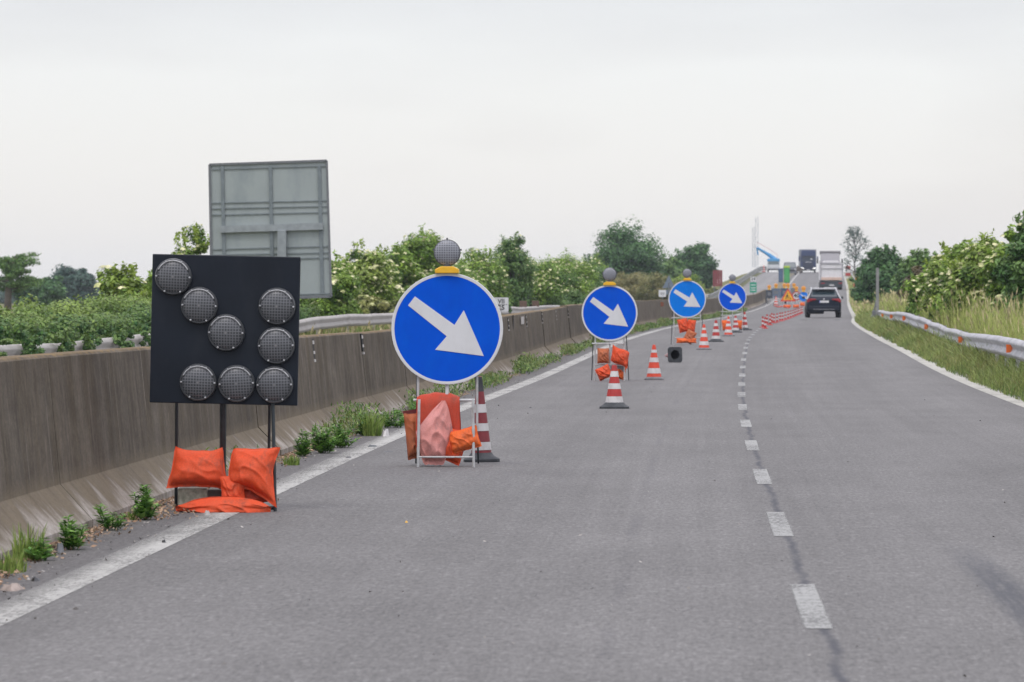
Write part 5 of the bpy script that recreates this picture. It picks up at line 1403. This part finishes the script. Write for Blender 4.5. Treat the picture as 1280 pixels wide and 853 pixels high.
def car(px, py, label, col, cat='car', scl=1.0, Y=None, rot=0):
    g = ground(px, py) if Y is None else Vector((P(px, py, Y).x, Y, float(rz(Y))))
    t = thing('car', g, label, cat, rot=(0, 0, rot)); t.scale = (scl,) * 3
    secs = [(0, .78, .42, .88, .66, .93), (.05, .86, .33, .95, .74, 1.0), (.16, .90, .28, .99, .76, 1.08), (.35, .905, .25, 1.0, .735, 1.24), (.58, .91, .22, 1.0, .70, 1.42), (.74, .91, .2, 1.0, .66, 1.50),
            (1.2, .91, .2, 1.0, .65, 1.535), (2.2, .91, .2, .99, .65, 1.53), (2.7, .91, .2, .98, .65, 1.47), (3.3, .90, .22, .96, .70, 1.10), (4.1, .86, .25, .86, .68, .92), (4.35, .74, .32, .72, .6, .76)]
    loft(secs, ring).build('body', col, t, smooth='all')
    # rear window on the sloping tail
    def sl(z): return float(np.interp(z, [1.08, 1.24, 1.42, 1.5], [.16, .35, .58, .74])) - .022
    q = MB(); rows = []
    for z in np.linspace(1.07, 1.43, 6):
        w = np.interp(z, [1.07, 1.43], [.70, .60]); rows.append([Vector((x, sl(z), z + .015)) for x in np.linspace(-w, w, 7)])
    q.grid(rows); q.build('rear_window', M['car_glass'], t, smooth='all')
    for sx in (-1, 1):
        q = MB(); rows = []
        for y in np.linspace(.75, 3.0, 7):
            top = np.interp(y, [.75, 2.6, 3.0], [.44, .43, .16]); rows.append([Vector((sx * (.862 - k_ * .165 + .012), y, 1.03 + k_ * top)) for k_ in (0, .5, 1)])
        q.grid(rows); q.build('side_window', M['car_glass'], t, smooth='all')
        q = MB(); q.prism([(sx * .40, .90), (sx * .42, .99), (sx * .80, 1.0), (sx * .87, .93), (sx * .88, .80), (sx * .62, .83)], .0, .16)
        q.build('tail_light', M['tail_red'], t, bevel=.01)
        m = MB(); m.box((sx * 1.0, 2.6, 1.05), (.16, .12, .13)); m.build('mirror', M['black'], t, bevel=.03)
        for yy in (.78, 3.5):
            wh = MB().lathe([(.0001, -.11), (.2, -.11), (.33, -.09), (.345, 0), (.33, .09), (.2, .11), (.0001, .11)], 28, 'x', c=(sx * .80, yy, .345)).build('wheel', M['tyre'], t, smooth=True)
            MB().lathe([(.0001, 0), (.2, 0), (.21, -.01)], 20, 'x', c=(sx * .912, yy, .345)).build('rim', M['rim'], wh)
        MB().path([(sx * .62, 2.5, 1.56), (sx * .62, .75, 1.545), (sx * .695, .42, 1.33), (sx * .79, .2, 1.13), (sx * .88, .08, .98)], .032, 8).build('rail_pillar_glint', M['glint_silver'], t, smooth=True)  # roof rails, run on down the pillars as a modelled sky reflection
    q = MB(); q.box((0, -.012, .84), (.5, .012, .11)); pl = q.build('number_plate', M['plate_w'], t)
    MB().box((-.23, -.020, .84), (.04, .006, .11)).build('blue_band', M['plate_b'], pl)
    MB().lathe([(.0001, -.01), (.045, -.008), (.045, .02)], 16, 'y', c=(0, .01, .96)).build('badge', M['plate_w'], t)
    q = MB(); q.box((0, -.03, .50), (1.62, .10, .22)); q.build('bumper', simple('bumper_dark', (.010, .014, .024), .5, spec=.2), t, bevel=.04)
    MB().box((0, -.083, .44), (1.1, .012, .03)).build('bumper_trim', M['rim'], t)
    MB().box((0, .48, 1.52), (1.16, .36, .075)).build('spoiler', M['glint_silver'], t, bevel=.02)  # spoiler coloured pale to imitate sky reflected off the roof edge
    return t
car(1030, 397.5, 'dark blue estate car seen from behind in the right lane', M['car_paint'])

# pale tipper lorry going up the ramp
def lorry():
    Y = 520.0; g = Vector((P(1039.5, 360, Y).x, Y, float(rz(Y))))
    t = thing('lorry', g, 'pale grey and white tipper lorry seen from behind on the ramp', 'lorry')
    wh = simple('lorry_white', (.66, .65, .66), .5, var=.05, dirt=(.42, .40, .38), dscale=1)
    gy = simple('lorry_grey', (.36, .35, .37), .5, var=.08); tarp = simple('tarp_grey', (.13, .125, .13), .7)
    k = 1.1
    MB().box((0, 3.6, 1.95), (2.42, 7.0, 1.75)).build('tipper_body', wh, t, bevel=.04)
    f = MB()
    for x in (-1.2, 1.2): f.box((x, .05, 1.98), (.12, .14, 1.9))
    f.box((0, .05, 2.92), (2.5, .14, .12)); f.box((0, .05, 2.35), (2.3, .1, .07)); f.build('tailgate_frame', gy, t)
    MB().box((0, .05, 1.22), (2.44, .12, .30)).build('orange_strip', simple('orange_haze', (.58, .42, .34), .6), t)
    f = MB(); f.prism([(-1.02, 2.95), (1.02, 2.95), (1.05, 4.02), (-1.05, 4.02)], 5.2, 7.0); f.build('upper_box', gy, t, bevel=.03)
    MB().prism([(-1.0, 2.9), (1.0, 2.9), (.7, 3.22), (-.7, 3.22)], .3, 5.1).build('load_cover', wh, t)
    f = MB(); f.tube((-1.15, 5.6, 4.12), (1.15, 5.6, 4.12), .2, 10); f.box((0, 6.2, 4.2), (2.1, 1.2, .16)); f.build('tarpaulin_roll', tarp, t, smooth=True)
    MB().box((0, .35, .62), (2.4, .7, .62)).build('chassis', M['steel_dark'], t, bevel=.03)
    MB().box((0, -.03, .52), (.52, .02, .12)).build('number_plate', M['plate_w'], t)
    for sx in (-1, 1):
        MB().box((sx * .95, -.03, .72), (.38, .03, .12)).build('tail_light', M['tail_red'], t)
        MB().box((sx * 1.36, 6.8, 3.2), (.16, .15, .5)).build('mirror', M['black'], t, bevel=.03)
        for yy in (1.0, 2.3, 6.4): MB().lathe([(.0001, -.2), (.3, -.2), (.5, -.15), (.5, .15), (.3, .2), (.0001, .2)], 22, 'x', c=(sx * 1.0, yy, .5)).build('wheel', M['tyre'], t, smooth=True)
    MB().box((0, 7.8, 2.0), (2.3, 1.6, 2.6)).build('cab', wh, t, bevel=.08)
    # the tower of the lorry leans nowhere; scale to the size in the view
    return t
lorry()
# oncoming dark blue lorry on the crest
def oncoming():
    Y = 735.0; g = Vector((P(1010.5, 341, Y).x, Y, float(rz(Y))))
    t = thing('lorry', g, 'oncoming dark blue lorry with lit headlights on the crest of the ramp', 'lorry'); t.scale = (1.0, 1, .94)
    nv = simple('lorry_navy', (.012, .03, .10), .4, 0, coat=.2); gl = simple('windscreen', (.05, .065, .10), .15)
    bx = simple('box_body', (.20, .21, .23), .55)
    f = MB(); f.prism([(-1.15, .45), (1.15, .45), (1.18, 2.4), (1.1, 3.45), (.95, 3.75), (-.95, 3.75), (-1.1, 3.45), (-1.18, 2.4)], 0, 2.2); f.build('cab', nv, t, bevel=.08)
    MB().box((0, 6.2, 2.3), (2.55, 8, 3.2)).build('box_body', bx, t, bevel=.03)
    MB().box((0, -.02, 2.25), (2.0, .05, .75)).build('windscreen', gl, t, bevel=.03); MB().box((0, -.2, 2.72), (2.05, .3, .12)).build('sun_visor', M['black'], t, bevel=.02)
    MB().box((0, .2, 3.62), (1.5, .2, .25)).build('roof_sign', simple('roof_sign', (.12, .14, .2), .4), t)
    f = MB()
    for i in range(5): f.box((0, -.03, .85 + i * .2), (1.6, .06, .08))
    f.build('grille', M['black'], t); MB().box((0, -.07, 1.78), (.95, .02, .10)).build('name_bar', simple('name_bar', (.45, .47, .5), .4), t); MB().box((0.45, -.05, 2.28), (.3, .02, .22)).build('dash_card', M['white_sheet'], t)
    hl = NT('headlamp_glow'); hl.bsdf.inputs['Emission Color'].default_value = (1, .97, .9, 1); hl.bsdf.inputs['Emission Strength'].default_value = 1.1; hl.fin((.7, .7, .68), .3)
    for sx in (-1, 1):
        f = MB(); f.prism([(sx * .68, .66), (sx * 1.12, .74), (sx * 1.14, .94), (sx * .72, .82)], -.06, .1); f.build('headlight', hl.m, t)
        MB().box((sx * 1.42, .1, 2.35), (.22, .12, .75)).build('mirror', nv, t, bevel=.03)
        MB().lathe([(.0001, -.15), (.3, -.15), (.5, -.1), (.5, .1), (.3, .15), (.0001, .15)], 20, 'x', c=(sx * 1.0, 1.3, .5)).build('wheel', M['tyre'], t, smooth=True)
    MB().box((0, .05, .5), (2.2, .2, .3)).build('bumper', M['black'], t, bevel=.04); MB().box((0, -.07, .5), (.5, .02, .11)).build('number_plate', M['plate_w'], t)
oncoming()
# bridge inspection lorry with blue boom and lattice mast
def inspection():
    Y = 790.0; c = P(967, 337.5, Y); g = Vector((c.x, Y, float(rz(Y))))
    t = thing('inspection_lorry', g, 'white works lorry with a blue boom reaching to a thin lattice mast on the crest', 'works lorry')
    wh = simple('works_white', (.60, .62, .63), .5); bl_ = simple('boom_blue', (.04, .25, .50), .5)
    h = 0
    f = MB(); f.box((0, 1, 1.0 + h), (2.1, 2, 1.3)); f.build('cab', wh, t, bevel=.1)
    MB().box((0, -.02, 1.55 + h), (1.8, .05, .55)).build('windscreen', simple('grey_glass', (.14, .18, .19), .2), t); MB().box((0, -.04, .95 + h), (1.9, .05, .35)).build('grille', wh, t)
    MB().box((0, -.02, .45 + h), (1.9, .1, .25)).build('bumper', M['black'], t); MB().box((0, 1.2, 2.0), (2.1, 2.4, .5)).build('deck', bl_, t, bevel=.1)
    for sx in (-1, 1): MB().lathe([(.0001, -.15), (.45, -.12), (.45, .12), (.0001, .15)], 16, 'x', c=(sx * .9, 1.2, .45)).build('wheel', M['tyre'], t)
    def q(px, py): v = P(px, py, Y + 2); return Vector((v.x - g.x, 2.0, v.z - g.z))
    f = MB(); a, b, c_ = q(970.5, 326), q(960.5, 318.5), q(946, 309.8)
    f.tube(a, b, .45, 6, .32); f.tube(b, c_, .29, 6, .18); f.tube(c_, q(947.5, 319), .13, 6, .13); f.build('boom', bl_, t)
    f = MB(); f.path([q(946, 303), q(957, 309), q(971.5, 318), q(972, 326)], .035, 4); f.build('stay_cable', M['red_band'], t)
    lt = simple('lattice_grey', (.16, .20, .26), .5, .2)
    def mast(x, y0, y1, w, nm):
        f = MB(); A = q(x, y0); B = q(x, y1); n = max(4, int((A.z - B.z) / (w * 1.6)))
        for sx in (-1, 1): f.tube((A.x + sx * w / 2, 2, B.z), (A.x + sx * w / 2, 2, A.z), .03, 4); f.tube((A.x + sx * w / 2, 2 + w, B.z), (A.x + sx * w / 2, 2 + w, A.z), .03, 4)
        for i in range(n):
            z0 = B.z + (A.z - B.z) * i / n; z1 = B.z + (A.z - B.z) * (i + 1) / n; sg = 1 if i % 2 else -1
            f.tube((A.x - sg * w / 2, 2, z0), (A.x + sg * w / 2, 2, z1), .022, 4)
            f.tube((A.x - w / 2, 2, z0), (A.x + w / 2, 2, z0), .02, 4)
        f.build(nm, lt, t)
    mast(946, 271, 335, .42, 'lattice_mast'); mast(941.8, 284, 334, .34, 'lattice_mast')
inspection()
def van():
    Y = 690.0; c = P(987.5, 334, Y); t = thing('works_van', (c.x, Y, float(rz(Y))), 'small grey works van parked behind the green portable toilet', 'van')
    gv = simple('van_grey', (.16, .17, .19), .4)
    MB().prism([(-.9, .3), (.9, .3), (.95, 1.1), (.78, 1.9), (-.78, 1.9), (-.95, 1.1)], 0, 4).build('body', gv, t, bevel=.08)
    MB().prism([(-.8, 1.15), (.8, 1.15), (.68, 1.75), (-.68, 1.75)], -.03, .0).build('windscreen', simple('van_glass', (.30, .33, .34), .15), t)
    MB().box((0, -.03, .7), (1.5, .05, .25)).build('grille', M['black'], t)
    for sx in (-1, 1):
        MB().lathe([(.0001, -.12), (.33, -.1), (.33, .1), (.0001, .12)], 16, 'x', c=(sx * .8, .8, .33)).build('wheel', M['tyre'], t)
        MB().box((sx * .75, -.03, .85), (.28, .05, .16)).build('headlight', M['plate_w'], t)
van()
# low works clutter on the median of the ramp
for px, py, Y, w, h, lb, mm in ((997, 334, 720, .9, 1.2, 'brown grey heap of works material left of the oncoming lorry', M['rust']),):
    c = P(px, py, Y); rn = random.Random(2); mb = MB()
    for i in range(9): mb.box((rn.uniform(-.4, .4), rn.uniform(-.5, .5), rn.uniform(.1, h * .8)), (rn.uniform(.2, .6), .4, rn.uniform(.2, .6)), Matrix.Rotation(rn.uniform(-.4, .4), 4, 'Y'))
    o = mb.build('material_heap', simple('heap', (.13, .11, .09), .9), None); o.location = (c.x, Y, float(rz(Y))); tag(o, lb, 'heap')
g = ground(954.5, 338.5, 500); 
c = P(954.7, 334, 760); t = dup(cb, (c.x, 760, float(rz(760))), 'tiny red and white cone on the crest beside the lattice mast', 0); t.scale = (2.2, 2.2, 2.0)

# ------------------------------------------------------------------ air
HZ = dict(density=0.00012)
def haze():
    x0, x1, y0, y1, z0, z1 = -2260, 2260, -120, 2560, -1.4, 23
    mb = MB(); mb.box(((x0 + x1) / 2, (y0 + y1) / 2, (z0 + z1) / 2), (x1 - x0, y1 - y0, z1 - z0))
    m = bpy.data.materials.new('haze_air'); m.use_nodes = True; nt = m.node_tree; nt.nodes.clear()
    v = nt.nodes.new('ShaderNodeVolumePrincipled'); o = nt.nodes.new('ShaderNodeOutputMaterial'); nt.links.new(v.outputs[0], o.inputs['Volume'])
    v.inputs['Density'].default_value = HZ['density']; v.inputs['Color'].default_value = (.80, .88, 1.0, 1); v.inputs['Anisotropy'].default_value = 0.0
    o = mb.build('haze', m); tag(o, kind='stuff', label='thin pale haze in the air over the whole road', cat='haze')
USE_HAZE = True
if USE_HAZE: haze()
